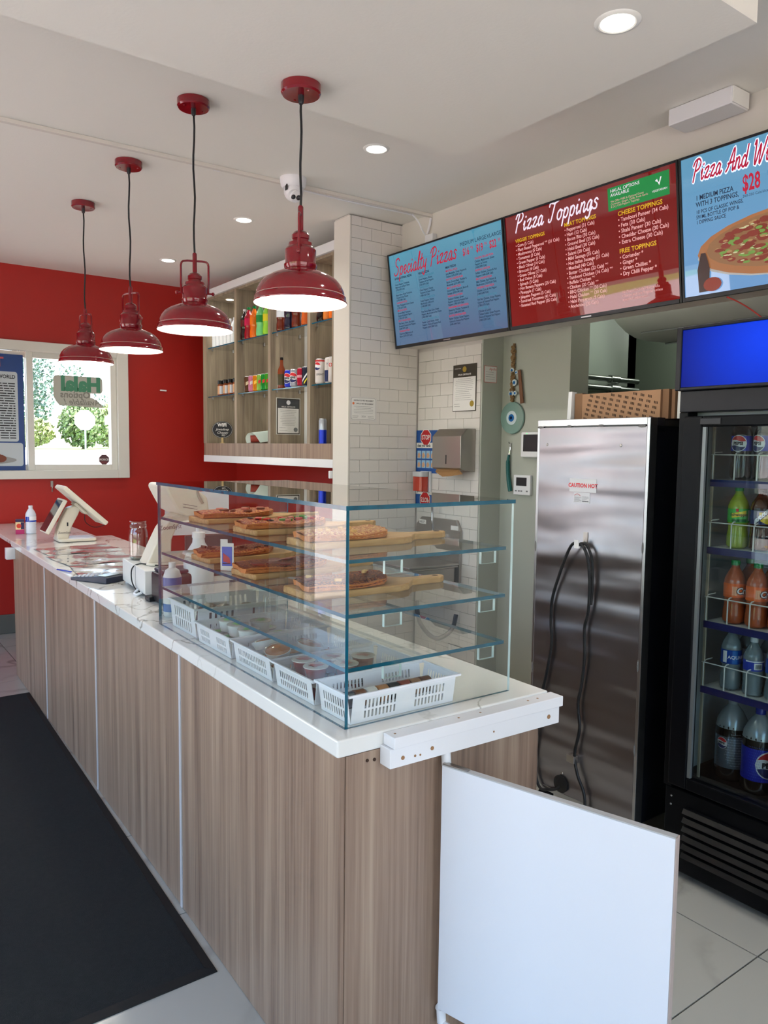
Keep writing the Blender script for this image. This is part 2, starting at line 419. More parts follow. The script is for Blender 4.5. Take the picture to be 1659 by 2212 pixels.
# pier that ends the shelf cabinet, white board on its end, tiles on its front
PX = 2.661
struct('wall_pier', MB().box(PX+.004, 3.42, 4.058, 4.222, 0, HC-.005), grout)
struct('trim_pier', MB().box(PX, PX+.012, 4.046, 4.226, .0, 2.985), white_paint, bevel=.001)
pier = bpy.data.objects['wall_pier']
tw, th = .1525, .0762
ptile = MB().box(.001, tw-.001, 0, .009, .001, th-.001).mesh('tile', [tile_white])
def tiles(parent, o, ax, ay, L, z0, z1, me, front):
    n = 0
    k = 0; z = z0
    while z < z1 - .01:
        x = -tw/2 if k % 2 else 0.0
        while x < L - .004:
            a, b = max(x, 0), min(x + tw, L); h = min(th, z1 - z)
            if b - a > .012 and n < 296:
                if b - a > tw - .001 and h > th - .001:
                    q = part(parent, 'tile', me, None)
                else:
                    q = part(parent, 'tile', MB().box(.001, b-a-.001, 0, .009, .001, h-.001), tile_white)
                q.location = (o[0] + ax[0]*a, o[1] + ax[1]*a, z); q.rotation_euler = (rnd.uniform(-.002, .002), 0, ay); n += 1
            x += tw
        z += th; k += 1
tiles(pier, (PX+.014, 4.049, 0), (1, 0), 0, 3.208-PX-.014, .4194, 2.99, ptile, None)
# tiled stretch of right wall (front looks to -x)
wt = struct('wall_tiled', MB().box(3.23, 3.45, 3.44, 4.058, 0, 2.99), grout)
tiles(wt, (3.221, 4.049, 0), (0, -1), -PI/2, .604, .0, 2.20, ptile, None)
struct('trim_jamb', MB().box(3.222, 3.40, 3.43, 3.442, 0, 2.99), green_paint)
struct('wall_passage', MB().box(3.392, 3.55, 2.902, 3.43, 0, 2.999), green_paint)
# near part of the right wall, left wall and the wall behind the camera with shop windows
struct('wall_service', MB().box(XR, XR+.2, YN-.2, .62, 0, 2.3), white_paint)
m = MB()
for a, b in ((YN-.2, .3), (3.5, 4.28), (6.28, 6.45), (6.62, YF)): m.box(XL-.2, XL, a, b, 0, HC)
for a, b in ((.3, 3.5), (4.28, 6.28), (6.45, 6.62)): m.box(XL-.2, XL, a, b, 2.36, HC)
m.box(XL-.2, XL, 4.28, 6.28, 0, .02).box(XL-.2, XL, 6.45, 6.62, 0, .02).box(XL-.2, XL, .3, 3.5, 0, .12)
struct('wall_left', m, white_paint)
m = MB().box(XL-.2, -1.3, YN-.2, YN, 0, HC).box(2.7, 3.42, YN-.2, YN, 0, HC).box(-1.3, 2.7, YN-.2, YN, 2.36, HC).box(-1.3, 2.7, YN-.2, YN, 0, .12)
struct('wall_near', m, white_paint)
def shopwin(name, boxes, panes):
    o = struct(name, boxes, aluminium)
    for p in panes: part(o, 'pane', p, window_glass)
fr = MB(); ps = []
for a, b in ((.3, 1.35), (1.35, 2.4), (2.4, 3.5)):
    fr.box(XL-.12, XL-.06, a, a+.05, .12, 2.36).box(XL-.12, XL-.06, b-.05, b, .12, 2.36); ps.append(MB().box(XL-.095, XL-.09, a+.05, b-.05, .17, 2.31))
fr.box(XL-.12, XL-.06, .3, 3.5, .12, .17).box(XL-.12, XL-.06, .3, 3.5, 2.31, 2.36)
shopwin('window_2', fr, ps)
fr = MB(); ps = []
for a, b in ((4.28, 6.28), (6.45, 6.62)):
    fr.box(XL-.12, XL-.06, a, a+.05, .02, 2.36).box(XL-.12, XL-.06, b-.05, b, .02, 2.36); ps.append(MB().box(XL-.095, XL-.09, a+.05, b-.05, .07, 2.31))
for a, b in ((4.28, 6.28), (6.45, 6.62)): fr.box(XL-.12, XL-.06, a+.05 if a < 5 else a, b, .02, .07).box(XL-.12, XL-.06, a, b, 2.31, 2.36)
shopwin('window_3', fr, ps)
fr = MB(); ps = []
for a, b in ((-1.3, -.1), (-.1, 1.3), (1.3, 2.7)):
    fr.box(a, a+.05, YN-.12, YN-.06, .12, 2.36).box(b-.05, b, YN-.12, YN-.06, .12, 2.36); ps.append(MB().box(a+.05, b-.05, YN-.095, YN-.09, .17, 2.31))
fr.box(-1.3, 2.7, YN-.12, YN-.06, .12, .17).box(-1.3, 2.7, YN-.12, YN-.06, 2.31, 2.36)
shopwin('window_4', fr, ps)

# window in the red wall: casing, fixed pane with poster at left, sliding sash at right
wn = struct('window_1', MB().box(WX0-.05, WX0+.05, 6.80, YF+.01, WZ0-.05, WZ1+.05).box(WX1-.055, WX1+.04, 6.80, YF+.01, WZ0-.05, WZ1+.05)
    .box(WX0+.05, WX1-.055, 6.80, YF+.01, WZ1-.03, WZ1+.05).box(WX0+.05, WX1-.055, 6.80, YF+.01, WZ0-.05, WZ0+.02)
    .box(WX0+.05, WX1-.055, 6.84, 7.04, WZ0-.01, WZ0+.012).box(WX1-.07, WX1-.055, 6.84, 7.04, WZ0, WZ1), vinyl, bevel=.004)
def sash(x0, x1, y, nm):
    f = MB(); z0, z1, wd = WZ0+.018, WZ1-.028, .05
    f.box(x0, x0+wd, y, y+.035, z0, z1).box(x1-wd, x1, y, y+.035, z0, z1).box(x0+wd, x1-wd, y, y+.035, z0, z0+wd).box(x0+wd, x1-wd, y, y+.035, z1-wd, z1)
    o = part(wn, 'sash', f, vinyl, bevel=.003)
    part(o, 'pane', MB().box(x0+wd-.004, x1-wd+.004, y+.015, y+.02, z0+wd-.004, z1-wd+.004), window_glass)
sash(1.352, 2.075, 6.835, 'r'); sash(.25, 1.40, 6.885, 'l')
# outside
asphalt = pm('asphalt', (184, 172, 164), .9, var=.12, vscale=1.5)
grass_m = pm('lawn', (126, 148, 78), .95, var=.25, vscale=.6)
lot = MB().box(-60, XL-.25, -40, 60, -.3, -.16).box(XL-.25, 40, -40, YN-.25, -.3, -.16)
struct('ground_street', lot, asphalt)
struct('ground_rear', MB().add([(-60, YF+.3, -.16), (60, YF+.3, -.16), (60, 22, 1.15), (-60, 22, 1.15), (60, 30, 1.35), (-60, 30, 1.35)], [(0,1,2,3), (3,2,4,5)]), asphalt)
struct('ground_verge', MB().add([(-60, 30, 1.35), (60, 30, 1.35), (60, 62, 1.6), (-60, 62, 1.6)], [(0,1,2,3)]), grass_m)
struct('road_line', MB().box(-9.1, -9.0, -40, 60, -.16, -.155).box(-12, -11.9, -40, 60, -.16, -.155), pm('line_yellow', (226, 178, 60), .8))
struct('ground_grass', MB().box(-60, -15, -40, 60, -.16, -.08), grass_m)
leaf = [pm('leaf_a', (116, 134, 88), .7, var=.3, vscale=1.2), pm('leaf_b', (92, 116, 104), .7, var=.3, vscale=1.2), pm('leaf_c', (134, 142, 92), .7, var=.3, vscale=1.2)]
bark = pm('bark', (90, 74, 60), .9)
def tree(nm, lab, cat, x, y, z, rx, rz, mi, n, trunk):
    t = thing(nm, lab, cat, (x, y, z))
    part(t, 'trunk', MB().tube([(0, 0, 0), (.03, 0, trunk*.6), (0, 0, trunk+rz*.6)], [.12, .09, .05], 7), bark, True)
    r = random.Random(int(x*10+y)); mb = MB()
    for i in range(n):
        u = r.uniform(-1, 1); a = r.uniform(0, 2*PI); q = r.random() ** .4
        c = Vector((rx*q*math.sqrt(1-u*u)*math.cos(a), rx*q*math.sqrt(1-u*u)*math.sin(a), trunk + rz + rz*q*u))
        s = r.uniform(.06, .13); n1 = Vector((r.uniform(-1,1), r.uniform(-1,1), r.uniform(-.4,1))).normalized(); a1 = n1.orthogonal().normalized(); b1 = n1.cross(a1)
        mb.add([c + a1*s, c + b1*s*.6, c - a1*s, c - b1*s*.6, c + n1*s*.3], [(0,1,4),(1,2,4),(2,3,4),(3,0,4)])
    part(t, 'foliage', mb.mesh('foliage', [leaf[mi]], fix=False), None, stuff=True)
tree('tree', 'tall pale green tree beyond the road, at left in the window', 'tree', 8.1, 40, 1.4, 1.15, 2.3, 1, 1700, .8)
tree('tree', 'slimmer blue-green tree just right of the tallest tree outside', 'tree', 11.0, 44, 1.4, .8, 1.9, 1, 420, 1.3)
for i, (x, y, rx, rz, mi, lab) in enumerate(((8.9, 34, 1.0, .95, 0, 'round sunlit bush beyond the road, below the tall tree'), (11.15, 37.5, 1.0, 1.05, 2, 'yellow-green bush behind the octagonal road sign'),
        (13.2, 37.5, .95, 1.0, 0, 'bush right of the road sign, near the window frame'), (6.75, 34, 1.0, .6, 2, 'low yellow-green bush at the left edge of the clear pane'), (14.8, 50, 3.0, 1.7, 1, 'broad hazy tree far behind the road sign'))):
    tree('bush', lab, 'bush', x, y, 1.35, rx, rz, mi, 1900, .1)
t = thing('road_sign', 'octagonal road sign on a post seen from its pale back', 'sign', (8.05, 30.5, 1.36))
oc = [(.375*1.08*math.cos(PI/8 + k*PI/4), .375*1.08*math.sin(PI/8 + k*PI/4)) for k in range(8)]
oc = [(a, b + 1.14) for a, b in oc]
part(t, 'sign_plate', MB().prism(oc, -.01, .01), pm('sign_back', (216, 216, 210), .4))
part(t, 'post', MB().box(-.03, .03, -.05, -.012, -.25, 1.5), pm('galvanised', (150, 160, 160), .5, .4))
t = thing('road_sign', 'small square sign on a thin post right of the octagonal one', 'sign', (9.25, 31.5, 1.38))
part(t, 'sign_plate', MB().box(-.17, .17, 0, .02, 1.0, 1.34), MATS['sign_back']); part(t, 'post', MB().box(-.02, .02, -.03, 0, 0, 1.3), MATS['galvanised'])

# kitchen behind
KX = 6.4
struct('wall_kitchen_side', MB().box(3.55, 5.35, 3.9, 4.05, 0, 3.2), dark_green)
struct('wall_kitchen_recess', MB().box(5.35, KX, 4.9, 5.05, 0, 3.2).box(5.25, 5.35, 3.9, 5.05, 0, 3.2), dark_green)
struct('wall_kitchen_back', MB().box(KX, KX+.1, -.6, 5.05, 0, 3.2), dark_green)
struct('wall_kitchen_near', MB().box(3.42, KX, -.6, -.5, 0, 3.2), dark_green)
struct('ceiling_kitchen', MB().box(3.22, KX, -.6, 5.05, 3.0, 3.1), pm('kitchen_ceiling', (214, 214, 190), .8))
d = thing('ventilation_duct', 'wide grey ventilation duct under the kitchen ceiling', 'duct', (4.75, 2.0, 2.74))
pr = [Vector((.52*math.cos(a), 0, .42*math.sin(a))) for a in [2*PI*k/28 for k in range(28)]]
m = MB(); vs = []; n = 28
ys = (-2.4, 1.25, 1.40, 1.50, 1.56)
for y, s in zip(ys, (1, 1, .93, .72, .3)):
    for q in pr: vs.append((q.x*s, y, q.z*s))
fs = [(k*n+i, k*n+(i+1) % n, (k+1)*n+(i+1) % n, (k+1)*n+i) for k in range(4) for i in range(n)] + [tuple(range(4*n, 5*n))]
m.add(vs, fs)
duct_m = pm('duct_grey', (176, 174, 168), .6)
part(d, 'shell', m, duct_m, True)
for ang in (-2.05, -1.5): part(d, 'seam', MB().tube([(.525*math.cos(ang), -2.3, .425*math.sin(ang)), (.525*math.cos(ang), 1.25, .425*math.sin(ang))], .006, 6), aluminium)
pipe_m = pm('pipe_metal', (112, 118, 112), .25, .9)
for k, (z, r, lab) in enumerate(((2.12, .022, 'upper steel pipe along the kitchen wall under the duct'), (2.045, .026, 'lower steel pipe along the kitchen wall above the cardboard'))):
    o = part(None, 'pipe', MB().tube([(3.6, 3.84, z), (4.5, 3.83, z), (5.3, 3.84, z)], r, 10).tube([(4.95, 3.84, z), (5.05, 3.84, z)], r*1.5, 10), pipe_m, True); tag(o, lab, 'pipe')
o = part(None, 'wall_unit', MB().box(0, .32, 0, .2, 0, .3), pipe_m, True, .04, loc=(5.6, 4.7, 1.95)); tag(o, 'rounded steel unit on the far kitchen wall above the cardboard', 'appliance')
kl = thing('kitchen_downlight', 'downlight in the kitchen ceiling beyond the duct', 'light', (3.9, 3.2, 2.995))
part(kl, 'lens', MB().lathe([(.045, -.004), (.045, 0)], n=16), down_mat)
lk = bpy.data.lights.new('kitchen_lamp_and_fill', 'POINT'); lk.energy = 70
fill_l = bpy.data.lights.new('kitchen_lamp_and_fill', 'POINT'); fill_l.energy = 18; fill_l.shadow_soft_size = .1  # added fill lamp without a fixture, lifts the dark far kitchen wall
fill_ob = bpy.data.objects.new('kitchen_lamp_and_fill', fill_l); COL.objects.link(fill_ob); fill_ob.location = (5.9, 3.4, 2.7); lk.shadow_soft_size = .05
ob = bpy.data.objects.new('kitchen_lamp_and_fill', lk); COL.objects.link(ob); ob.location = (3.9, 3.2, 2.93)

# ================================================================== COUNTER
CA = math.radians(-1.3)
CO = (.889, 1.384, 0)
def CW(u, v, z=0): return (CO[0] + u*math.cos(CA) - v*math.sin(CA), CO[1] + u*math.sin(CA) + v*math.cos(CA), z)
ct = thing('service_counter', 'long wood-laminate service counter base with tall front panels', 'counter', CO, CA)
part(ct, 'carcass', MB().box(.024, .62, .016, 4.18, .0, .868), laminate)
js = [.004, 1.015, 2.09, 3.18, 4.19]
for a, b in zip(js[:-1], js[1:]):
    part(ct, 'front_panel', MB().box(.008, .023, a + (.008 if a > .1 else 0), b - (.008 if b < 4 else 0), .002, .8735), laminate, bevel=.0008)
for a in js[1:-1]:
    part(ct, 'joint_strip', MB().box(.004, .016, a-.0065, a+.0065, .002, .873), pm('strip_silver', (206, 206, 210), .3, .2), bevel=.001)
part(ct, 'end_panel', MB().box(.0235, .632, .002, .015, .002, .8735), laminate, bevel=.0008)
for u, z in ((.02+.06, .853), (.1, .851), (.15, .856), (.33, .46), (.32, .79)):
    part(ct, 'screw_hole', MB().lathe([(.004, 0), (.004, .002)], n=8, R=Matrix.Translation((u, .002, z)) @ Matrix.Rotation(PI/2, 4, 'X')), pm('hole_brown', (60, 40, 28), .9))
wk = part(None, 'worktop', MB().box(0, .663, 0, 4.22, .8745, .915), quartz, bevel=.004, loc=CO, rot=(0, 0, CA)); tag(wk, 'white marbled quartz worktop running the length of the service counter', 'worktop')
fw = part(None, 'worktop', MB().box(-.0, .56, 4.226, 5.46, .885, .9135), quartz, bevel=.004, loc=CO, rot=(0, 0, CA)); tag(fw, 'shorter worktop piece bridging the counter end and the red wall', 'worktop')
o = part(None, 'support_block', MB().box(-.045, .03, 4.12, 4.18, .8, .8735), white_lam, bevel=.002, loc=CO, rot=(0, 0, CA)); tag(o, 'white block under the far corner of the worktop', 'block')
# white rail boards fixed to the near end
rl = thing('end_rail', 'white drilled rail of two boards screwed to the near worktop end', 'rail', CO, CA)
part(rl, 'upper_board', MB().box(.122, .672, -.046, -.001, .884, .911), white_lam, bevel=.0015)
part(rl, 'lower_board', MB().box(.115, .665, -.040, .0015, .838, .8835), white_lam, bevel=.0015)
raw = pm('raw_hole', (150, 112, 78), .9)
for u, z, r in ((.15, .858, .005), (.185, .855, .003), (.2, .854, .0025), (.235, .862, .005), (.43, .862, .0025), (.625, .862, .006)):
    part(rl, 'screw_hole', MB().lathe([(r, 0), (r, .0012)], n=10, R=Matrix.Translation((u, -.0398, z)) @ Matrix.Rotation(PI/2, 4, 'X')), raw)
for u in (.14, .33, .40, .565, .60):
    part(rl, 'screw_hole', MB().lathe([(.003, 0), (.003, .0008)], c=(u, -.022, .9108), n=8), raw)
# gate door hinged on the counter end
gx, gy = 1.166, 1.352
ga = math.atan2(.822 - gy, 1.317 - gx)
gt = thing('gate_door', 'open white laminate gate door hinged to the near end of the counter', 'door', (gx, gy, 0), ga)
L = math.hypot(.822 - gy, 1.317 - gx)
gw = pm('gate_white', (222, 224, 230), .28, coat=.15)
part(gt, 'panel', MB().box(0, L-.003, 0, .018, .187, .8045), gw, bevel=.0008)
edge_m = pm('edge_band', (166, 150, 142), .5)
part(gt, 'edge_band', MB().box(L-.0028, L, 0.0, .018, .187, .8075), edge_m, bevel=.0004)
part(gt, 'top_band', MB().box(0, L-.003, .0, .018, .8047, .8075), pm('band_grey', (176, 176, 176), .4), bevel=.0004)
for z in (.83, .17):
    h = part(gt, 'hinge', MB().tube([(.0, .02, z-.03), (-.004, .022, z), (-.012, .028, z+.0)], .012, 10).tube([(-.003, .02, z-.03), (.05, .012, z-.028)], .008, 8), white_plastic, True)
    part(h, 'hinge_plate', MB().box(.0, .07, .002, .016, z-.022 if z > .5 else z+.016, z-.02 if z > .5 else z+.018), steel)
scuff = pm('scuff', (120, 124, 132), .6)
part(gt, 'scuff_mark', MB().add([(.43, -.0003, .34), (.433, -.0003, .341), (.462, -.0003, .305), (.46, -.0003, .304)], [(0,1,2,3)]), scuff)
# black runner mat
mm = MB()
mx0, mx1, my0, my1 = -.6, .885, 2.03, 5.12
def mxr(y): return .885 + (y - my0) * .031
mt = thing('floor_mat', 'black ribbed-edge entrance mat along the counter front', 'mat', (0, 0, 0))
part(mt, 'pile', MB().add([(mx0+.03, my0+.03, .001), (mxr(my0)-.03, my0+.03, .001), (mxr(my1)-.03, my1-.03, .001), (mx0+.03, my1-.03, .001), (mx0+.03, my0+.03, .009), (mxr(my0)-.03, my0+.03, .009), (mxr(my1)-.03, my1-.03, .009), (mx0+.03, my1-.03, .009)],
    [(3,2,1,0),(4,5,6,7),(0,1,5,4),(1,2,6,5),(2,3,7,6),(3,0,4,7)]), mat_black)
for p, q in (((mx0, my0), (mxr(my0), my0)), ((mxr(my0), my0), (mxr(my1), my1)), ((mxr(my1), my1), (mx0, my1)), ((mx0, my1), (mx0, my0))):
    a, b = Vector(p + (0,)), Vector(q + (0,)); d = (b - a).normalized(); nn = Vector((-d.y, d.x, 0)) * .03
    part(mt, 'edge', MB().add([a, b, b + nn - d*.03, a + nn + d*.03, a + Vector((0,0,.003)), b + Vector((0,0,.003)), b + nn - d*.03 + Vector((0,0,.0088)), a + nn + d*.03 + Vector((0,0,.0088))],
        [(3,2,1,0),(4,5,6,7),(0,1,5,4),(1,2,6,5),(2,3,7,6),(3,0,4,7)]), mat_edge)

# ================================================================== LAMPS AND CEILING THINGS
def pendant(label, x, y, zc, zs, rz, handle=True):
    t = thing('pendant_lamp', label, 'lamp', (x, y, zc), rz, 'red pendant lamps over the counter')
    part(t, 'canopy', MB().lathe([(.062, -.034), (.067, -.028), (.067, -.002), (.064, 0)], n=36), lamp_red, True)
    part(t, 'canopy_hub', MB().lathe([(.007, -.062), (.010, -.055), (.010, -.034)], n=12), black_plastic, True)
    for a in (0.6, 0.6 + PI): part(t, 'canopy_screw', MB().lathe([(.004, -.037), (.005, -.034)], c=(.045*math.cos(a), .045*math.sin(a), 0), n=8), lamp_red)
    L = zc - zs                              # rim height below the canopy
    top = -L + .325
    pts = [(.003*math.sin(k*1.3), .002*math.cos(k), -.05 + (top+.05)*k/10) for k in range(11)]; pts[-1] = (0, 0, top); pts[0] = (0, 0, -.05)
    part(t, 'cord', MB().tube(pts, .0042, 8), cord_black, True)
    z0 = -L
    part(t, 'stem', MB().lathe([(.0095, z0+.24), (.0095, z0+.32), (.007, z0+.325)], n=14), lamp_red, True)
    part(t, 'socket_cap', MB().lathe([(.022, z0+.17), (.024, z0+.185), (.027, z0+.19), (.027, z0+.212), (.030, z0+.215), (.030, z0+.228), (.022, z0+.238), (.008, z0+.244)], n=28), lamp_red, True)
    part(t, 'neck', MB().lathe([(.050, z0+.112), (.055, z0+.12), (.056, z0+.130), (.052, z0+.136), (.053, z0+.178), (.047, z0+.186), (.042, z0+.19), (.040, z0+.202), (.026, z0+.206)], n=32), lamp_red, True)
    out = [(.158, z0), (.1595, z0+.004), (.156, z0+.010), (.1555, z0+.022), (.151, z0+.026), (.149, z0+.040), (.140, z0+.060), (.125, z0+.078), (.104, z0+.092), (.080, z0+.102), (.058, z0+.110), (.052, z0+.115)]
    part(t, 'shade', MB().lathe(out, n=56, cap=False), lamp_red, True)
    inn = [(.1575, z0+.0005), (.1535, z0+.012), (.152, z0+.024), (.146, z0+.038), (.137, z0+.057), (.122, z0+.075), (.10, z0+.089), (.05, z0+.107), (.001, z0+.11)]
    part(t, 'shade_lining', MB().lathe(inn, n=56, cap=False), lamp_white, True)
    part(t, 'bulb', MB().lathe([(.001, z0+.018), (.045, z0+.022), (.075, z0+.034), (.088, z0+.05), (.08, z0+.066), (.03, z0+.08)], n=32), bulb_mat, True)
    if handle:
        h = [(-.055, 0, z0+.156), (-.057, 0, z0+.2), (-.057, 0, z0+.272)] + [(-.045+.012*math.cos(a), 0, z0+.272+.018*math.sin(a)) for a in (PI*.8, PI*.6)] + [(-.03, 0, z0+.292), (.03, 0, z0+.292)] + [(.045+.012*math.cos(a), 0, z0+.272+.018*math.sin(a)) for a in (PI*.4, PI*.2)] + [(.057, 0, z0+.272), (.057, 0, z0+.2), (.055, 0, z0+.156)]
        part(t, 'yoke', MB().tube(h, .0045, 8).tube([(-.074, 0, z0+.158), (.074, 0, z0+.158)], .0042, 8), lamp_red, True)
        for sx in (-1, 1): part(t, 'yoke_knob', MB().sphere((sx*.075, 0, z0+.158), .0075, 10, 6), lamp_red, True)
    l = bpy.data.lights.new('bulb_light', 'POINT'); l.energy = 5.0; l.color = (1, .95, .86); l.shadow_soft_size = .05
    o = bpy.data.objects.new('bulb_light', l); COL.objects.link(o); o.parent = t; o.location = (0, 0, z0 + .006)
    return t
pendant('nearest and largest red dome pendant lamp, hung right above the glass case', 1.330, 2.325, 2.765, 2.048, math.radians(55))
pendant('red dome pendant lamp with raised yoke, second from the glass case', 1.300, 3.172, 3.0, 2.052, math.radians(-22))
pendant('red dome pendant lamp over the printer, third from the glass case', 1.304, 4.033, 3.0, 2.050, math.radians(-65))
pendant('farthest red dome pendant lamp, hanging in front of the window', 1.300, 4.868, 3.0, 2.052, math.radians(-70))
def downlight(label, x, y, z, e):
    t = thing('downlight', label, 'light', (x, y, z), 0, 'recessed ceiling downlights')
    part(t, 'trim_ring', MB().lathe([(.0475, -.004), (.052, -.006), (.062, -.003), (.0645, 0)], n=40, cap=False), trim_white, True)
    part(t, 'lens', MB().lathe([(.048, -.0035), (.048, -.001)], n=32), down_mat)
    l = bpy.data.lights.new('downlight_beam', 'SPOT'); l.energy = e; l.spot_size = math.radians(140); l.spot_blend = .8; l.shadow_soft_size = .045; l.color = (1, .97, .9)
    o = bpy.data.objects.new('downlight_beam', l); COL.objects.link(o); o.parent = t; o.location = (0, 0, -.008)
DE = 42
downlight('large bright downlight in the dropped ceiling at the upper right', 1.85, 1.452, 2.765, DE)
downlight('downlight right of the nearest pendant lamp, before the pier', 2.204, 3.125, HC, DE)
downlight('downlight left of the security camera, before the shelf cabinet', 2.21, 4.588, HC, DE)
downlight('farthest downlight, near the red wall and the shelf cabinet', 2.214, 5.932, HC, DE)
# dome security camera
t = thing('security_camera', 'white turret security camera with dark lens on the ceiling beside the trunking', 'camera', (2.09, 3.735, HC))
part(t, 'base', MB().lathe([(.056, -.052), (.066, -.04), (.072, -.01), (.072, 0)], n=32), white_plastic, True)
part(t, 'eyeball', MB().sphere((0, -.004, -.07), .052, 24, 14), white_plastic, True)
part(t, 'visor', MB().lathe([(.03, 0), (.034, .035), (.030, .04)], n=20, R=Matrix.Translation((-.012, -.02, -.088)) @ Matrix.Rotation(math.radians(125), 4, 'X')), white_plastic, True)
for x, y in ((-.027, -.048), (.003, -.052)): part(t, 'lens', MB().sphere((x, y, -.112), .0135, 12, 8), black_plastic, True)
part(t, 'side_window', MB().box(-.055, -.050, -.03, -.01, -.075, -.045), black_plastic)
# cable trunking
t = thing('cable_trunking', 'white cable trunking crossing the ceiling to the bulkhead with bracket and wires', 'trunking', (0, 0, 0))
part(t, 'channel', MB().prism([(-.012, -.018), (.012, -.018), (.012, 0), (-.012, 0)], -2.6, 1.03, 'x', R=Matrix.Translation((2.04, 3.80, HC-.001)) @ Matrix.Rotation(math.radians(-2.3), 4, 'Z')), white_paint)
part(t, 'bracket_arm', MB().tube([(3.06, 3.75, 2.972), (3.055, 3.755, 2.93), (3.05, 3.77, 2.88)], .007, 8), white_plastic, True)
part(t, 'wire', MB().tube(smooth_pts([(2.93, 3.77, 2.975), (2.98, 3.775, 2.945), (3.02, 3.775, 2.89), (3.05, 3.77, 2.86)]), .005, 8), white_plastic, True)
part(t, 'junction_box', MB().box(3.035, 3.07, 3.70, 3.775, 2.77, 2.87), white_plastic, bevel=.003)
for x in (1.55, 1.68, 2.35): part(t, 'clip', MB().box(x, x+.035, 3.80-(x-2.04)*.04, 3.832-(x-2.04)*.04, HC-.016, HC-.001), white_plastic, bevel=.002)
part(t, 'wire', MB().tube([(2.10, 3.84, 2.99), (2.5, 3.83, 2.985), (2.95, 3.80, 2.985)], .005, 6), white_plastic, True)
t = thing('ceiling_unit', 'white boxed ceiling unit near the bulkhead above the menu screens', 'unit', (3.0, 1.9, HC))
part(t, 'housing', MB().box(-.07, .055, -.16, .12, -.07, -.002), white_plastic, bevel=.004)
part(t, 'end_plate', MB().box(-.065, .05, -.165, -.1605, -.065, -.004), trim_white)

# ================================================================== MENU SCREENS
def emis(name, c, s):
    return pm(name, c, .25, emit=s, spec=.5)
def screen_mat(name, c0, c1, s):
    m = pm(name, c0, .02, spec=1.0); n, p = nodes(m)
    tc = n.nodes.new('ShaderNodeTexCoord'); sp = n.nodes.new('ShaderNodeSeparateXYZ'); n.links.new(tc.outputs['Object'], sp.inputs[0])
    no = n.nodes.new('ShaderNodeTexNoise'); no.inputs['Scale'].default_value = 2.2; n.links.new(tc.outputs['Object'], no.inputs['Vector'])
    mr = n.nodes.new('ShaderNodeMapRange'); mr.inputs[1].default_value = 0; mr.inputs[2].default_value = .58; n.links.new(sp.outputs[2], mr.inputs[0])
    ad = n.nodes.new('ShaderNodeMath'); ad.operation = 'MULTIPLY_ADD'; n.links.new(no.outputs[0], ad.inputs[0]); ad.inputs[1].default_value = .5; ad.use_clamp = True
    m1 = n.nodes.new('ShaderNodeMath'); m1.operation = 'SUBTRACT'; n.links.new(mr.outputs[0], m1.inputs[0]); m1.inputs[1].default_value = .25
    n.links.new(m1.outputs[0], ad.inputs[2])
    mx = n.nodes.new('ShaderNodeMix'); mx.data_type = 'RGBA'; mx.inputs[6].default_value = lin(c0); mx.inputs[7].default_value = lin(c1); n.links.new(ad.outputs[0], mx.inputs[0])
    p.inputs['Base Color'].default_value = (.012, .012, .014, 1)
    n.links.new(mx.outputs[2], p.inputs['Emission Color']); p.inputs['Emission Strength'].default_value = s
    return m
scr_blue = screen_mat('screen_blue', (84, 112, 150), (88, 162, 190), .8)
scr_red = screen_mat('screen_red', (140, 24, 16), (128, 12, 12), .75)
scr_sky = screen_mat('screen_sky', (112, 158, 208), (96, 156, 190), .95)
scr_deep = None
tx_red = emis('screen_text_red', (160, 24, 50), .75); tx_dark = emis('screen_text_dark', (26, 38, 62), .5)
tx_teal = emis('screen_text_teal', (60, 110, 132), .6); tx_white = emis('screen_text_white', (206, 198, 214), .85)
tx_pale = emis('screen_text_pale', (196, 150, 150), .7); tx_yel = emis('screen_text_yellow', (180, 148, 28), .6)
grn = emis('screen_green', (22, 118, 58), .7); tx_glow = emis('screen_halo', (204, 216, 236), .9)
TZ = 2.196; TH = .582; TWD = 1.017
def tv(label, yl, scr, nm='menu_screen'):
    t = thing(nm, label, 'screen', (2.985, yl - TWD/2, TZ), rot=(math.radians(7.6), 0, -PI/2), group='menu screens above the opening')
    part(t, 'housing', MB().box(-TWD/2+.004, TWD/2-.004, .012, .05, .004, TH-.004).box(-.25, .25, .05, .075, .08, .40), black_plastic, bevel=.004)
    b = .010
    part(t, 'bezel', MB().box(-TWD/2, -TWD/2+b, 0, .02, 0, TH).box(TWD/2-b, TWD/2, 0, .02, 0, TH).box(-TWD/2+b, TWD/2-b, 0, .02, TH-b, TH).box(-TWD/2+b, TWD/2-b, -.002, .02, 0, .019), black_plastic, bevel=.002)
    part(t, 'display', MB().box(-TWD/2+b, TWD/2-b, .006, .012, .019, TH-b), scr)
    part(t, 'badge', MB().box(-.03, .03, -.0028, -.002, .006, .011), aluminium)
    part(t, 'mount_arm', MB().box(-.06, .06, .0751, .078+.0, .2, .3), black_plastic)
    return t
D = .0055     # print lies just before the display face
t1 = tv('blue menu screen headed Specialty Pizzas, leftmost of the row', 3.995, scr_blue)
script_word(t1, 'Specialty Pizzas', .098, (-.457, D, .445), tx_red, .042, None, .60)
for x, a, b in ((.222, 'MEDIUM', '$16⁹⁹'), (.332, 'LARGE', '$19⁹⁹'), (.435, 'XLARGE', '$22⁹⁹')):
    text(t1, a, .030, (x, D, .502), tx_dark, 'CENTER'); text(t1, b[:3], .056, (x-.012, D, .448), tx_red, 'CENTER', sx=.62, bold=.0012)
    text(t1, '99', .028, (x+.036, D, .468), tx_red, 'CENTER', sx=.7)
hd = ['INTERNATIONAL PIZZAS', 'VEGGIE PIZZAS', 'MEAT PIZZAS']
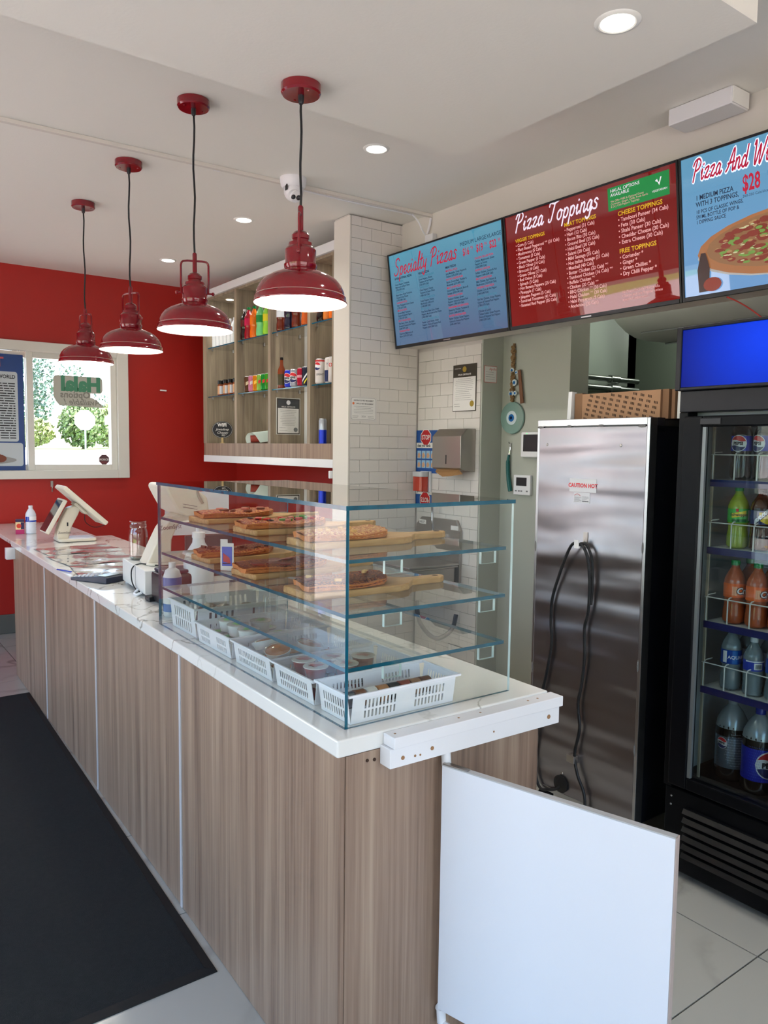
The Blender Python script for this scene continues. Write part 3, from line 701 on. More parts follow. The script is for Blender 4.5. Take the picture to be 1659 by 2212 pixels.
cols = [
 (-.457, .420, 'INTERNATIONAL PIZZAS', [('CHEESE PIZZA', 0, ['Green Peppers, Tomatoes,', 'Mushrooms & Black Olives', '(1590-3090 Cals)']), ('GREEK PIZZA', 0, ['Black Olives, Sliced Tomatoes,', 'Onions & Feta Cheese', '(1790-3380 Cals)']),
   ('HAWAIIAN PIZZA', 1, ['Ham, Pineapple & Extra Cheese', '(1790-3310 Cals)']), ('MEXICAN PIZZA', 1, ['Ground Beef, Tomatoes,', 'Onions & Jalapeno Peppers', '(1730-3130 Cals)']), ('SPICY ITALIAN PIZZA', 1, ['Thai Sauce, Onion, Hot Italian', 'Sausage & Roasted Red Peppers', '(1660-3470 Cals)']), ('CANADIAN PIZZA', 1, ['Pepperoni, Mushrooms &', 'Bacon (2270-3310 Cals)'])]),
 (-.222, .415, 'VEGGIE PIZZAS', [('GREEN VEGGIE DELIGHT', 0, ['Green Peppers, Onions,', 'Tomatoes & Hot Peppers', '(1530-3070 Cals)']), ('GARDEN PIZZA', 0, ['Green Peppers, Onions,', 'Tomatoes & Green Olives', '(1580-3120 Cals)']), ('VEGGIE SUPREME PIZZA', 0, ['Green Peppers, Onions,', 'Mushrooms & Broccoli', '(1540-3080 Cals)']),
   ('SPICY CORN', 0, ['Pizza Sauce, Base, Corn, Green', 'Peppers, Mushrooms & Red Onion', '(1560-3060 Cals)']), ('TANDOORI PANEER PIZZA', 0, ['Paneer, Curd Cheese, Green', 'Peppers, Onions & Roasted Red', 'Peppers (1690-3380 Cals)'])]),
 (.028, .405, 'MEAT PIZZAS', [('MEATBALL PIZZA', 1, ['Juicy Meatballs, Green Peppers &', 'Onions (1670-3390 Cals)']), ('BACON CHEESEBURGER', 1, ['Bacon, Ground Beef, Cheddar &', 'Mozzarella (2210-4090 Cals)']), ('MEAT LOVERS PIZZA', 1, ['Ground Beef, Pepperoni, Bacon &', 'Sausage (2020-4140 Cals)']),
   ('TANDOORI CHICKEN', 1, ['Tandoori Chicken, Green', 'Peppers, Onions & Roasted Red', 'Peppers (1780-3570 Cals)']), ('SHAWARMA CHICKEN PIZZA', 1, ['Shawarma Chicken, Tomatoes &', 'Onions (1640-3640 Cals)']), ('BUTTER CHICKEN PIZZA', 1, ['Butter Chicken, Green Peppers,', 'Onions & Roasted Red Peppers', '(1640-3640 Cals)'])]),
 (.275, .430, '', [('CHICKEN DELUXE PIZZA', 1, ['Chicken, Mushrooms, Green', 'Peppers & Onions', '(1600-3090 Cals)']), ('BUFFALO CHICKEN', 1, ['Buffalo Chicken, Onions & Hot', 'Peppers (1640-3240 Cals)']), ('BBQ CHICKEN PIZZA', 1, ['BBQ Chicken, Red Onions &', 'Mushrooms (1520-3230 Cals)']), ('CHICKEN CORN PIZZA', 1, ['Chicken, Corn & Hot Pepper', '(1640-3240 Cals)']),
   ('PERI-PERI CHICKEN PIZZA', 0, ['Peri Peri Chicken, Green Peppers,', 'Onions & Roasted Red Peppers', '(1780-3770 Cals)']), ('KEBAB PIZZA', 0, ['(Chicken or Lamb)', 'Chicken Kebab, Green Peppers,', 'Onions & Roasted Red Peppers', '(1800-3200 Cals)'])])]
for cx_, cz_, head, items in cols:
    z = cz_
    if head: text(t1, head, .0165, (cx_, D, z), tx_dark, bold=.0006, sx=.92)
    z -= .0195
    la, lb, lc = [], [], []
    lines = []
    for h_, red, body in items: lines += [(h_, red)] + [(b, 2) for b in body]
    for k in (0, 1, 2):
        text(t1, '\n'.join(l if q == k else '' for l, q in lines), .0155, (cx_, D, z), (tx_teal, tx_red, tx_dark)[k], sx=.84, bold=.0003, line=1.02)
t2 = tv('red menu screen headed Pizza Toppings, middle of the row', 2.972, scr_red)
script_word(t2, 'Pizza Toppings', .088, (-.436, D, .487), tx_white, .046, None, .54)
def listing(t, head, items, x, z, size=.0225, step=.0262, hx=0):
    text(t, head, size*1.12, (x, D, z), tx_yel, bold=.0007)
    text(t, '\n'.join('• ' + i for i in items), size, (x, D, z-size*1.05), tx_pale, bold=.0004, line=1.0, sx=.92)
listing(t2, 'VEGGIE TOPPINGS', ['Corn (5 Cals)', 'Plant Based Pepperoni ** (31 Cals)', 'Mushrooms (5 Cals)', 'Tomatoes (3 Cals)', 'Green Pepper (5 Cals)', 'Black Olives (14 Cals)', 'Broccoli (4 Cals)', 'Green Olives (17 Cals)', 'Red Onion (5 Cals)', 'Spinach (3 Cals)', 'Hot Banana Peppers (25 Cals)', 'Pineapple (7 Cals)', 'Jalapeno Peppers (5 Cals)', 'Sundried Tomatoes (41 Cals)', 'Roasted Red Pepper (35 Cals)'], -.435, .435, .0215)
listing(t2, 'MEAT TOPPINGS', ['Pepperoni (31 Cals)', 'Ham (12 Cals)', 'Bacon Bits (50 Cals)', 'Ground Beef (25 Cals)', 'Halal Beef (30 Cals)', 'Salami (20 Cals)', 'Mild Sausage (55 Cals)', 'Hot Italian Sausage (21 Cals)', 'Meatball (40 Cals)', 'Butter Chicken (22 Cals) **', 'Tandoori Chicken (16 Cals) **', 'Buffalo Chicken **', 'Chicken (20 Cals) **', 'BBQ Chicken ** (30 Cals)', 'Halal Chicken ** (30 Cals)', 'Halal Pepperoni (9 Cals)', 'Anchovies (20 Cals)'], -.11, .445, .0225)
listing(t2, 'CHEESE TOPPINGS', ['Tandoori Paneer (34 Cals)', 'Feta (30 Cals)', 'Shahi Paneer (30 Cals)', 'Cheddar Cheese (30 Cals)', 'Extra Cheese (30 Cals)'], .20, .425, .0245, .028)
listing(t2, 'FREE TOPPINGS', ['Coriander *', 'Ginger *', 'Green Chillies *', 'Dry Chilli Pepper *'], .20, .262, .0245, .028)
text(t2, 'All Pizzas Include Mozzarella\nCheese and are Regular unless\nspecified otherwise.', .017, (.205, D, .085), tx_pale)
part(t2, 'green_banner', MB().box(.150, .465, D, D+.0006, .455, .555), grn)
text(t2, 'HALAL OPTIONS\nAVAILABLE', .0205, (.165, D-.0008, .533), tx_white, line=.9)
text(t2, 'We Offer FREE & Optional Green\nCoriander, Ginger, Chilly, Fresh Garlic\n& Dry Chili Peppers Toppings', .0125, (.165, D-.0008, .490), tx_pale, line=.9)
text(t2, 'VEGETARIAN', .0125, (.418, D-.0008, .480), tx_white, 'CENTER')
part(t2, 'leaf_mark', MB().add([(a, D-.0008, b) for a, b in ((.366, .495), (.372, .498), (.384, .475), (.396, .508), (.390, .508), (.383, .487), (.378, .492))], [(0,1,2,5,6), (2,3,4,5)]).add([(.364, D-.0008, .497), (.374, D-.0008, .503), (.379, D-.0008, .491)], [(0,1,2)]), tx_white, loc=(.033, 0, .028))
t3 = tv('pale blue menu screen headed Pizza And Wings, rightmost of the row', 1.952, scr_sky)
script_word(t3, 'Pizza And Wings', .080, (-.452, D, .476), emis('heading_crimson', (150, 22, 48), .8), .052, tx_glow, .40)
text(t3, '1 MEDIUM PIZZA\nWITH 3 TOPPINGS,', .0275, (-.437, D, .398), tx_dark, bold=.0004, line=.95, sx=.78)
text(t3, '10 PCS OF CLASSIC WINGS,\n591ML BOTTLE OF POP &\n1 DIPPING SAUCE', .0205, (-.437, D, .345), tx_dark, bold=.0003, line=.98, sx=.80)
text(t3, '$28⁹⁹'[:3], .085, (-.238, D, .385), tx_red, sx=.55, bold=.002); text(t3, '260-350 Cals/slice', .014, (-.238, D, .362), tx_dark)
def pz(m0, c, s, bumpy=.0, vs=30):
    return emis(m0, c, s)
pie = MB()
def ell(cx, cz, rx, rz, n=24, ph=0): return [(cx + rx*math.cos(2*PI*k/n+ph), cz + rz*math.sin(2*PI*k/n+ph)) for k in range(n)]
def flat(parent, name, poly, y, mat): return part(parent, name, MB().add([(a, y, b) for a, b in poly], [tuple(range(len(poly)))]).mesh(name, [mat], fix=False), mat)
flat(t3, 'pan_print', ell(.02, .165, .455, .118), D, emis('p_pan', (150, 150, 150), .7))
flat(t3, 'crust_print', ell(.02, .180, .455, .128), D-.0004, emis('p_crust', (146, 96, 60), .6))
flat(t3, 'topping_print', ell(.02, .188, .415, .108), D-.0008, emis('p_cheese', (128, 92, 62), .6))
pr_ = random.Random(3); mbp = [MB() for _ in range(4)]
for i in range(420):
    k = pr_.randrange(4); a = pr_.uniform(0, 2*PI); q = math.sqrt(pr_.random())*.93
    c = (.02 + .40*q*math.cos(a), .188 + .102*q*math.sin(a)); r0 = (.026, .011, .016, .012)[k]
    ps_ = ell(c[0], c[1], r0*pr_.uniform(.7, 1.1), r0*(.4 if k != 1 else .25)*pr_.uniform(.6, 1.2), 8, pr_.uniform(0, 3))
    mbp[k].add([(x, D-.0010-.00002*i, z) for x, z in ps_], [tuple(range(8))])
for k, c in enumerate(((112, 44, 34), (176, 178, 140), (98, 132, 62), (150, 120, 80))):
    part(t3, 'topping_print', mbp[k].mesh('bits', [emis('p_bit%d' % k, c, .65)], fix=False), None, stuff=True)
flat(t3, 'bottle_print', [(-.43, .03), (-.385, .03), (-.38, .12), (-.39, .16), (-.398, .185), (-.417, .185), (-.425, .16), (-.435, .12)], D-.005, emis('p_cola', (52, 30, 28), .5))
flat(t3, 'sauce_print', ell(-.37, .055, .04, .028, 16), D-.0052, emis('p_sauce', (120, 40, 24), .6))
# hanging cables beneath the third screen
t = thing('screen_cables', 'black and red cables drooping below the right menu screen', 'cable', (3.0, 1.5, 2.19))
part(t, 'cable', MB().tube(smooth_pts([(-.02, .02, .0), (0, .012, -.06), (.0, .03, -.14), (.01, .0, -.22)]), .004, 6).tube(smooth_pts([(-.02, .05, 0), (0, .04, -.06), (.0, .01, -.14), (.01, .0, -.22)]), .004, 6), cord_black, True)
part(t, 'cable', MB().tube(smooth_pts([(-.02, .25, .0), (0, .2, -.03), (0, .12, -.09), (0, .05, -.16)]), .003, 6), pm('wire_red', (170, 40, 36), .5), True, label='thin red wire')

# ================================================================== WALL ITEMS ON THE TILED WALL (front looks to -x)
def wallthing(nm, lab, cat, y, z, x=3.2195, **k): return thing(nm, lab, cat, (x, y, z), -PI/2, **k)
def sheet(parent, w_, h_, mat, y=-.0012, nm='sheet'): return part(parent, nm, MB().box(-w_/2, w_/2, y, -.0001, 0, h_), mat)
def fakelines(t, x0, x1, z0, z1, n, mat, y=-.0016, h=.0016, seed=1, align='L'):
    r = random.Random(seed); mb = MB()
    for i in range(n):
        z = z1 - (z1-z0)*i/max(1, n-1); x = x0
        xe = x1 - (x1-x0)*r.uniform(0, .35)
        if align == 'C': d = (x1-xe)/2; x = x0 + d; xe = x1 - d
        if align == 'R': x = x0 + (x1-xe); xe = x1
        while x < xe:
            w0 = r.uniform(.004, .014) * h / .0016; mb.add([(x, y, z), (min(x+w0, xe), y, z), (min(x+w0, xe), y, z+h), (x, y, z+h)], [(0,1,2,3)]); x += w0 + h*.8
    return part(parent=t, name='small_print', mb=mb.mesh('small_print', [mat], fix=False), mat=None, stuff=True)
cert_dark = pm('cert_brown', (58, 50, 38), .6); gold = pm('gold_seal', (170, 146, 60), .35, .6)
t = wallthing('halal_certificate', 'framed certificate with a brown header and gold seal on the tiled wall', 'certificate', 3.586, 1.797)
part(t, 'frame', MB().box(-.106, .106, -.004, -.0003, 0, .288), cert_dark)
part(t, 'paper', MB().box(-.102, .102, -.0048, -.004, .004, .21), paper)
text(t, 'HALAL CERTIFICATE', .013, (0, -.0052, .222), paper, 'CENTER', bold=.0004); text(t, 'CANADA HALAL', .008, (-.092, -.0052, .262), paper)
part(t, 'emblem', MB().add([(0 + .018*math.cos(a*PI/8), -.005, .258 + .018*math.sin(a*PI/8)) for a in range(16)], [tuple(range(16))]), gold)
part(t, 'gold_seal', MB().add([(.072 + .019*math.cos(a*PI/8), -.0052, .045 + .019*math.sin(a*PI/8)) for a in range(16)], [tuple(range(16))]), gold)
fakelines(t, -.09, .09, .13, .198, 7, ink_grey, -.0052, seed=2, align='C'); fakelines(t, -.08, .08, .07, .12, 5, ink_grey, -.0052, seed=5); fakelines(t, -.09, -.02, .03, .045, 2, ink, -.0052, seed=6)
t = wallthing('towel_dispenser', 'stainless steel paper towel dispenser on the tiled wall', 'dispenser', 3.612, 1.425)
sd = [(0, 0), (-.105, .012), (-.12, .02), (-.12, .215), (-.07, .262), (0, .262)]
part(t, 'body', MB().prism([(a, b) for a, b in sd], -.135, .135, 'x'), steel, bevel=.003)
part(t, 'sight_slot', MB().box(-.004, .004, -.1206, -.120, .045, .10), black_plastic)
kraft = pm('kraft_paper', (150, 112, 70), .8)
part(t, 'paper_towel', MB().add([(-.11, -.02, .012), (.12, -.02, .012), (.10, -.10, .012), (-.11, -.10, .012), (-.125, -.10, -.008), (.06, -.125, -.028), (.125, -.09, -.014), (-.02, -.13, -.034)], [(0,1,2,3), (3,2,6,5,7,4)]), kraft)
t = wallthing('handwash_poster', 'blue and white STOP clean your hands poster beside the towel dispenser', 'poster', 3.955, 1.402)
blue_p = pm('poster_blue', (36, 82, 152), .35)
part(t, 'sheet', MB().box(-.10, .115, -.0025, -.0005, 0, .282), blue_p)
part(t, 'white_band', MB().box(-.10, .115, -.003, -.0025, .165, .20), paper)
o8 = [(.0 + .052*math.cos(PI/8+k*PI/4), .235 + .052*math.sin(PI/8+k*PI/4)) for k in range(8)]
flat(t, 'stop_octagon', [(a*1.12, .235+(b-.235)*1.12) for a, b in o8], -.0032, paper); flat(t, 'stop_octagon', o8, -.0036, pm('stop_red', (186, 28, 34), .4))
text(t, 'STOP', .043, (0, -.004, .221), paper, 'CENTER', bold=.0012, sx=.78); text(t, 'clean your hands', .025, (-.088, -.0034, .174), ink, bold=.0008, sx=.8)
skin = pm('hand_print', (206, 160, 126), .6)
for i in range(4):
    for j in range(2):
        x, z = -.088 + i*.047, .095 - j*.062
        part(t, 'step_picture', MB().box(x, x+.04, -.0031, -.0025, z, z+.052), pm('pic_pale', (150, 190, 216), .5))
        flat(t, 'hand_picture', [(x+.004, z+.008), (x+.024, z+.004), (x+.036, z+.02), (x+.02, z+.042), (x+.006, z+.03)], -.0034, skin)
t = wallthing('soap_dispenser', 'clear wall dispenser of red liquid soap under the poster', 'dispenser', 3.94, 1.24)
red_liq = pm('soap_red', (176, 52, 30), .2, coat=.5)
part(t, 'back_plate', MB().box(-.05, .05, -.02, -.001, 0, .175), white_plastic, bevel=.003)
part(t, 'tank', MB().prism(rrect(-.048, .048, -.09, -.0205, .02), .03, .14, 'z'), red_liq, True)
part(t, 'lid', MB().prism(rrect(-.05, .05, -.093, -.0205, .02), .1405, .172, 'z'), pm('lid_grey', (190, 190, 192), .25), True)
part(t, 'pump', MB().box(-.02, .02, -.08, -.04, -.02, .0295), white_plastic, bevel=.003)
# hand sink
t = wallthing('hand_sink', 'wall-hung stainless steel hand sink with splashback and taps', 'sink', 3.80, .72)
part(t, 'splashback', MB().prism([(-.22, 0), (.22, 0), (.22, .33), (.18, .395), (-.16, .395), (-.22, .34)], -.022, -.002, 'y'), steel, bevel=.002)
part(t, 'basin', MB().box(-.215, .215, -.40, -.023, .10, .112).box(-.2, .2, -.38, -.04, -.08, .099), steel, bevel=.006)
part(t, 'rim', MB().box(-.22, .22, -.42, -.023, .113, .128), steel, bevel=.005)
for x in (-.09, .06):
    part(t, 'tap_body', MB().lathe([(.018, 0), (.018, .03), (.012, .045)], n=16, R=Matrix.Translation((x, -.022, .28)) @ Matrix.Rotation(PI/2, 4, 'X')), chrome, True)
    part(t, 'tap_handle', MB().tube([(x-.03, -.062, .285), (x+.03, -.062, .275)], .007, 8), chrome, True)
part(t, 'spout', MB().tube(smooth_pts([(-.015, -.03, .28), (-.015, -.05, .34), (-.015, -.055, .47), (-.015, -.09, .55), (-.015, -.15, .545), (-.015, -.17, .50)]), .0085, 10), chrome, True)
for x, z in ((-.15, .36), (.17, .345)): part(t, 'sticker', MB().box(x-.035, x+.035, -.0228, -.022, z-.014, z+.014), paper)
text(t, 'HELP', .022, (-.18, -.0232, .352), ink)
part(t, 'drain_hose', MB().tube(smooth_pts([(.02, -.2, -.08), (.05, -.2, -.25), (.15, -.15, -.35), (.2, -.06, -.3), (.21, -.03, -.2)]), .014, 8), navy_plastic, True)
# notice on jamb (front looks to -y)
t = thing('notice', 'small red-bordered pest control notice on the green jamb', 'notice', (3.285, 3.4295, 1.967))
part(t, 'border', MB().box(-.052, .052, -.0012, 0, 0, .10), pm('border_red', (190, 90, 84), .5)); part(t, 'paper', MB().box(-.049, .049, -.0018, -.0012, .003, .097), paper)
text(t, 'Apollo', .022, (-.012, -.0022, .075), pm('txt_red', (190, 50, 50), .5)); fakelines(t, -.04, .04, .02, .062, 4, ink_grey, -.0022, seed=9)
# certificate on the pier tiles
t = thing('pest_certificate', 'white pest management certificate taped to the tiled pier', 'certificate', (2.776, 4.0472, 1.738))
part(t, 'plastic_sleeve', MB().box(-.104, .104, -.001, 0, -.008, .148), pm('sleeve', (214, 210, 206), .2))
part(t, 'paper', MB().prism(rrect(-.094, .094, .004, .14, .012), -.0018, -.001, 'y'), pm('rim_grey', (150, 146, 150), .5)); part(t, 'paper', MB().prism(rrect(-.0925, .0925, .0055, .1385, .012), -.0022, -.0018, 'y'), paper)
text(t, 'CERTIFICATE OF PEST MANAGEMENT', .0105, (0, -.0026, .120), ink, 'CENTER', sx=.86, bold=.0003); text(t, 'APOLLO PEST MANAGEMENT', .0105, (.01, -.0026, .100), ink, 'CENTER', sx=.95, bold=.0003)
part(t, 'emblem', MB().add([(-.078 + .008*math.cos(a*PI/6), -.0026, .104 + .008*math.sin(a*PI/6)) for a in range(12)], [tuple(range(12))]), pm('txt_orange', (214, 110, 60), .5))
fakelines(t, -.08, .08, .045, .085, 5, ink_grey, -.0026, .0016, 4, 'C'); text(t, '2024', .016, (0, -.0026, .018), ink_grey, 'CENTER'); fakelines(t, -.085, -.03, .015, .024, 2, ink, -.0026, .0016, 12); fakelines(t, .035, .085, .015, .024, 2, ink, -.0026, .0016, 13)
# things on the sage wall (x = 3.392)
XG = 3.3915
t = wallthing('evil_eye_ornament', 'hanging blue evil-eye ornament of glass disc, beads and knotted rope', 'ornament', 3.332, 1.64, XG)
rope = pm('rope', (132, 104, 70), .9, var=.3, vscale=200); eg = pm('eye_glass', (128, 158, 150), .08, coat=.8); ew = pm('eye_white', (196, 210, 214), .2); eb = pm('eye_blue', (30, 96, 160), .15); ek = pm('eye_dark', (12, 26, 60), .2)
def disc(r, y, th_, z, x=0): return MB().lathe([(r*.97, 0), (r, th_*.3), (r*.97, th_)], n=40, R=Matrix.Translation((x, y, z)) @ Matrix.Rotation(PI/2, 4, 'X'))
part(t, 'glass_disc', disc(.098, -.004, .01, .115), eg, True); part(t, 'eye_ring', disc(.043, -.0145, .003, .115), ew, True); part(t, 'eye_iris', disc(.023, -.018, .002, .115), eb, True); part(t, 'eye_pupil', disc(.010, -.0204, .0015, .115), ek, True)
rm = MB().tube([(0, -.012, .21), (-.005, -.012, .30), (0, -.012, .45), (.004, -.012, .56)], .008, 6)
for i in range(26):
    z = .215 + i*.0128; a = i*1.9
    rm.tube([(.011*math.cos(a), -.014 + .006*math.sin(a), z), (-.011*math.cos(a), -.014-.006*math.sin(a), z+.008)], .0085 + .003*(i % 3), 6)
part(t, 'knotted_rope', rm, rope, True)
for x, z, r in ((.022, .325, .02), (-.004, .26, .02), (.03, .262, .014), (.0, .40, .016), (.036, .385, .012)):
    b = part(t, 'bead', disc(r, -.018, .006, z, x), ew, True); part(b, 'bead_iris', disc(r*.5, -.0242, .001, z, x), eb, True)
part(t, 'wooden_tag', MB().prism([(-.013, 0), (.013, 0), (.012, .2), (-.008, .2)], -.020, -.014, 'y', R=Matrix.Translation((.085, 0, .2)) @ Matrix.Rotation(math.radians(-9), 4, 'Y')), pm('tag_wood', (122, 80, 54), .6))
t = wallthing('key_lanyard', 'teal strap hanging from a wall hook under the glass eye disc', 'lanyard', 3.345, 1.30, XG)
part(t, 'strap', MB().tube(smooth_pts([(0, -.016, .23), (-.006, -.018, .19), (.0, -.018, .1), (.02, -.018, .01)]), [.008]*5+[.012]*6+[.013]*5, 8), pm('strap_teal', (14, 92, 88), .5), True)
part(t, 'key_ring', MB().tube([(0, -.01, .30), (.006, -.012, .27), (-.002, -.014, .235)], .004, 6), chrome, True); part(t, 'hook', MB().tube([(0, -.0005, .30), (0, -.018, .30), (0, -.02, .31)], .003, 6), chrome, True)
t = wallthing('alarm_keypad', 'white alarm control panel with dark screen and green light, behind the heated cabinet edge', 'control panel', 3.158, 1.518, XG)
part(t, 'housing', MB().box(-.08, .08, -.03, -.001, 0, .15), white_plastic, bevel=.008)
part(t, 'display', MB().box(-.058, .058, -.0308, -.03, .035, .135), black_plastic); part(t, 'status_light', MB().box(-.035, -.028, -.0309, -.03, .139, .143), emis('led_green', (60, 220, 110), 3))
t = wallthing('thermostat', 'small white wall thermostat with dark square display', 'thermostat', 3.228, 1.292, XG)
part(t, 'housing', MB().box(-.068, .068, -.022, -.001, 0, .12), white_plastic, bevel=.004); part(t, 'display', MB().box(-.045, .04, -.0226, -.022, .055, .105), black_plastic)
for x in (-.045, -.02, .0, .045): part(t, 'button', MB().box(x-.008, x+.006, -.0228, -.022, .02, .028), ink_grey)
# small items on the red wall
o = part(None, 'wall_clip', MB().box(-.03, .03, -.012, -.001, -.007, .007), white_plastic, bevel=.003, loc=(2.498, YF, 2.06)); tag(o, 'tiny white plastic clip on the bare red wall', 'clip')
o = part(None, 'wall_hook', MB().box(-.01, .01, -.012, -.001, .0, .05).tube([(0, -.008, .01), (0, -.02, -.01), (0, -.015, -.04)], .005, 6), steel, loc=(1.53, YF, 1.205)); tag(o, 'small metal hook on the red wall beneath the window', 'hook')
# stickers and poster in the window (looking at their backs from inside)
t = thing('window_sticker', 'mirrored Halal Options Available sticker on the clear window pane', 'sticker', (1.76, 6.849, 1.90))
stk = pm('sticker_back', (178, 178, 168), .6); stg = pm('sticker_green', (70, 134, 104), .6); stgy = pm('sticker_grey', (128, 128, 120), .6)
flat(t, 'backing', rrect(-.20, .20, .10, .24, .03) , -.0002, stk); flat(t, 'backing', rrect(-.20, .10, .04, .16, .03), -.0004, stk); flat(t, 'backing', [(-.18, .10), (.12, .06), (.20, -.0), (.195, -.02), (-.155, -.01), (-.18, .02), (-.20, .06)], -.0006, stk)
text(t, 'Halal', .165, (.185, -.001, .118), stg, 'LEFT', bold=.009, mirror=True, sx=.98); text(t, 'Options', .075, (.095, -.0012, .058), stgy, 'LEFT', bold=.0022, mirror=True, sx=.98); text(t, 'Available !', .07, (.185, -.0014, .0), stgy, 'LEFT', shear=.35, bold=.001, mirror=True, sx=1.02)
t = thing('alarm_sticker', 'dark octagonal FORCE security sticker low on the window pane', 'sticker', (1.963, 6.849, 1.435))
flat(t, 'octagon', [(.046*math.cos(PI/8+k*PI/4), .046*math.sin(PI/8+k*PI/4)) for k in range(8)], -.0002, pm('sticker_maroon', (84, 56, 60), .5)); text(t, 'FORCE', .024, (0, -.0008, -.008), paper, 'CENTER', bold=.0005); fakelines(t, -.028, .028, -.03, -.02, 2, pm('txt_red', (190, 50, 50), .5), -.0008, .002, 3)
t = thing('window_poster', 'large blue menu poster on the left window pane', 'poster', (.86, 6.875, 1.345))
pb = pm('poster_navy', (34, 66, 126), .25)
part(t, 'sheet', MB().box(-.5, .475, -.002, 0, 0, .94), pb); flat(t, 'white_panel', rrect(-.46, .43, .235, .80, .02), -.0026, pm('poster_white', (184, 192, 198), .4)); flat(t, 'white_panel', rrect(-.46, .46, .035, .225, .02), -.0026, MATS['poster_white'])
text(t, 'PIZZA DEPOT', .105, (.33, -.003, .84), pm('poster_red', (186, 84, 92), .5), 'RIGHT', bold=.003); text(t, 'FLAVOURS OF THE WORLD', .042, (.415, -.003, .745), ink, 'RIGHT', bold=.001, sx=.85)
fakelines(t, .08, .41, .26, .70, 23, ink, -.003, .0085, 8, 'R'); text(t, 'WINGS', .07, (.06, -.003, .165), MATS['poster_red'], 'RIGHT', bold=.001)
flat(t, 'dish_print', ell(.17, .085, .24, .035), -.003, pm('dish', (150, 150, 150), .4)); 
for i in range(9): flat(t, 'wing_print', ell(.02+.033*i, .10+.012*math.sin(i*2), .05, .032, 12, i), -.0034-.0002*i, pm('wing%d' % (i % 3), ((134, 78, 58), (158, 96, 70), (116, 60, 44))[i % 3], .5))

# ================================================================== SHELF CABINET
Y0, Y1 = 4.227, 6.325
cb = thing('shelf_cabinet', 'wood-laminate wall cabinet of open bays with glass shelves and white edge boards', 'cabinet', (PX, Y0, 1.43))
CL = Y1 - Y0
part(cb, 'bottom_board', MB().box(0, .30, 0, CL, 0, .055), white_lam, bevel=.001)
part(cb, 'plinth_board', MB().box(.004, .02, 0, CL, .0555, .158), laminate)  # darker laminate than the shelves: shade on this front put into its colour
part(cb, 'floor_board', MB().box(.021, .285, 0, CL, .14, .158), laminate_dark)
part(cb, 'top_board', MB().box(0, .30, 0, CL, 1.385, 1.445), white_lam, bevel=.001)
part(cb, 'top_panel', MB().box(.02, .285, .0, CL, 1.365, 1.3845), laminate_dark)
part(cb, 'back_panel', MB().box(.286, .30, 0, CL, .056, 1.3845), white_lam)
part(cb, 'side_panel', MB().box(.0, .285, CL-.075, CL, .1585, 1.3645), laminate_dark)
part(cb, 'side_panel', MB().box(.0, .285, .0, .018, .1585, 1.3645), laminate_dark)
divs = [(4.519, 4.557), (5.087, 5.128), (5.661, 5.701)]
for a, b in divs: part(cb, 'divider', MB().box(.0, .285, a-Y0, b-Y0, .1585, 1.3645), laminate_dark)
bays = [(4.246, 4.518), (4.558, 5.086), (5.129, 5.660), (5.702, 6.249)]
for a, b in bays:
    for z in (.955, .545):
        sh = part(cb, 'glass_shelf', MB().box(.012, .275, a-Y0, b-Y0, z+.001, z+.009, [0, 0, 0, 0, 0, 1]), [glass, teal])
        for yy in (a-Y0+.006, b-Y0-.006):
            for xx in (.05, .24): part(sh, 'shelf_pin', MB().box(xx-.006, xx+.006, yy-.006, yy+.006, z-.012, z+.0005), aluminium)
for a, b in bays:
    c = (a + b)/2 + (.12 if b > 6 else 0)
    l = thing('cabinet_spotlight', 'small recessed spotlight in the cabinet top, %s bay from the pier' % {4.246: 'first', 4.558: 'second', 5.129: 'third', 5.702: 'fourth'}[a], 'light', (PX+.145, c, 1.43+1.3645), 0, 'recessed spotlights in the shelf cabinet top')
    part(l, 'ring', MB().lathe([(.030, -.003), (.036, -.0035), (.038, 0)], n=28, cap=False), trim_white, True)
    part(l, 'lens', MB().lathe([(.031, -.003), (.031, -.001)], n=24), down_mat)
    q = bpy.data.lights.new('cabinet_beam', 'SPOT'); q.energy = 7.0; q.spot_size = math.radians(120); q.spot_blend = .7; q.shadow_soft_size = .03; q.color = (1, .96, .86)
    ob = bpy.data.objects.new('cabinet_beam', q); COL.objects.link(ob); ob.parent = l; ob.location = (0, 0, -.006)

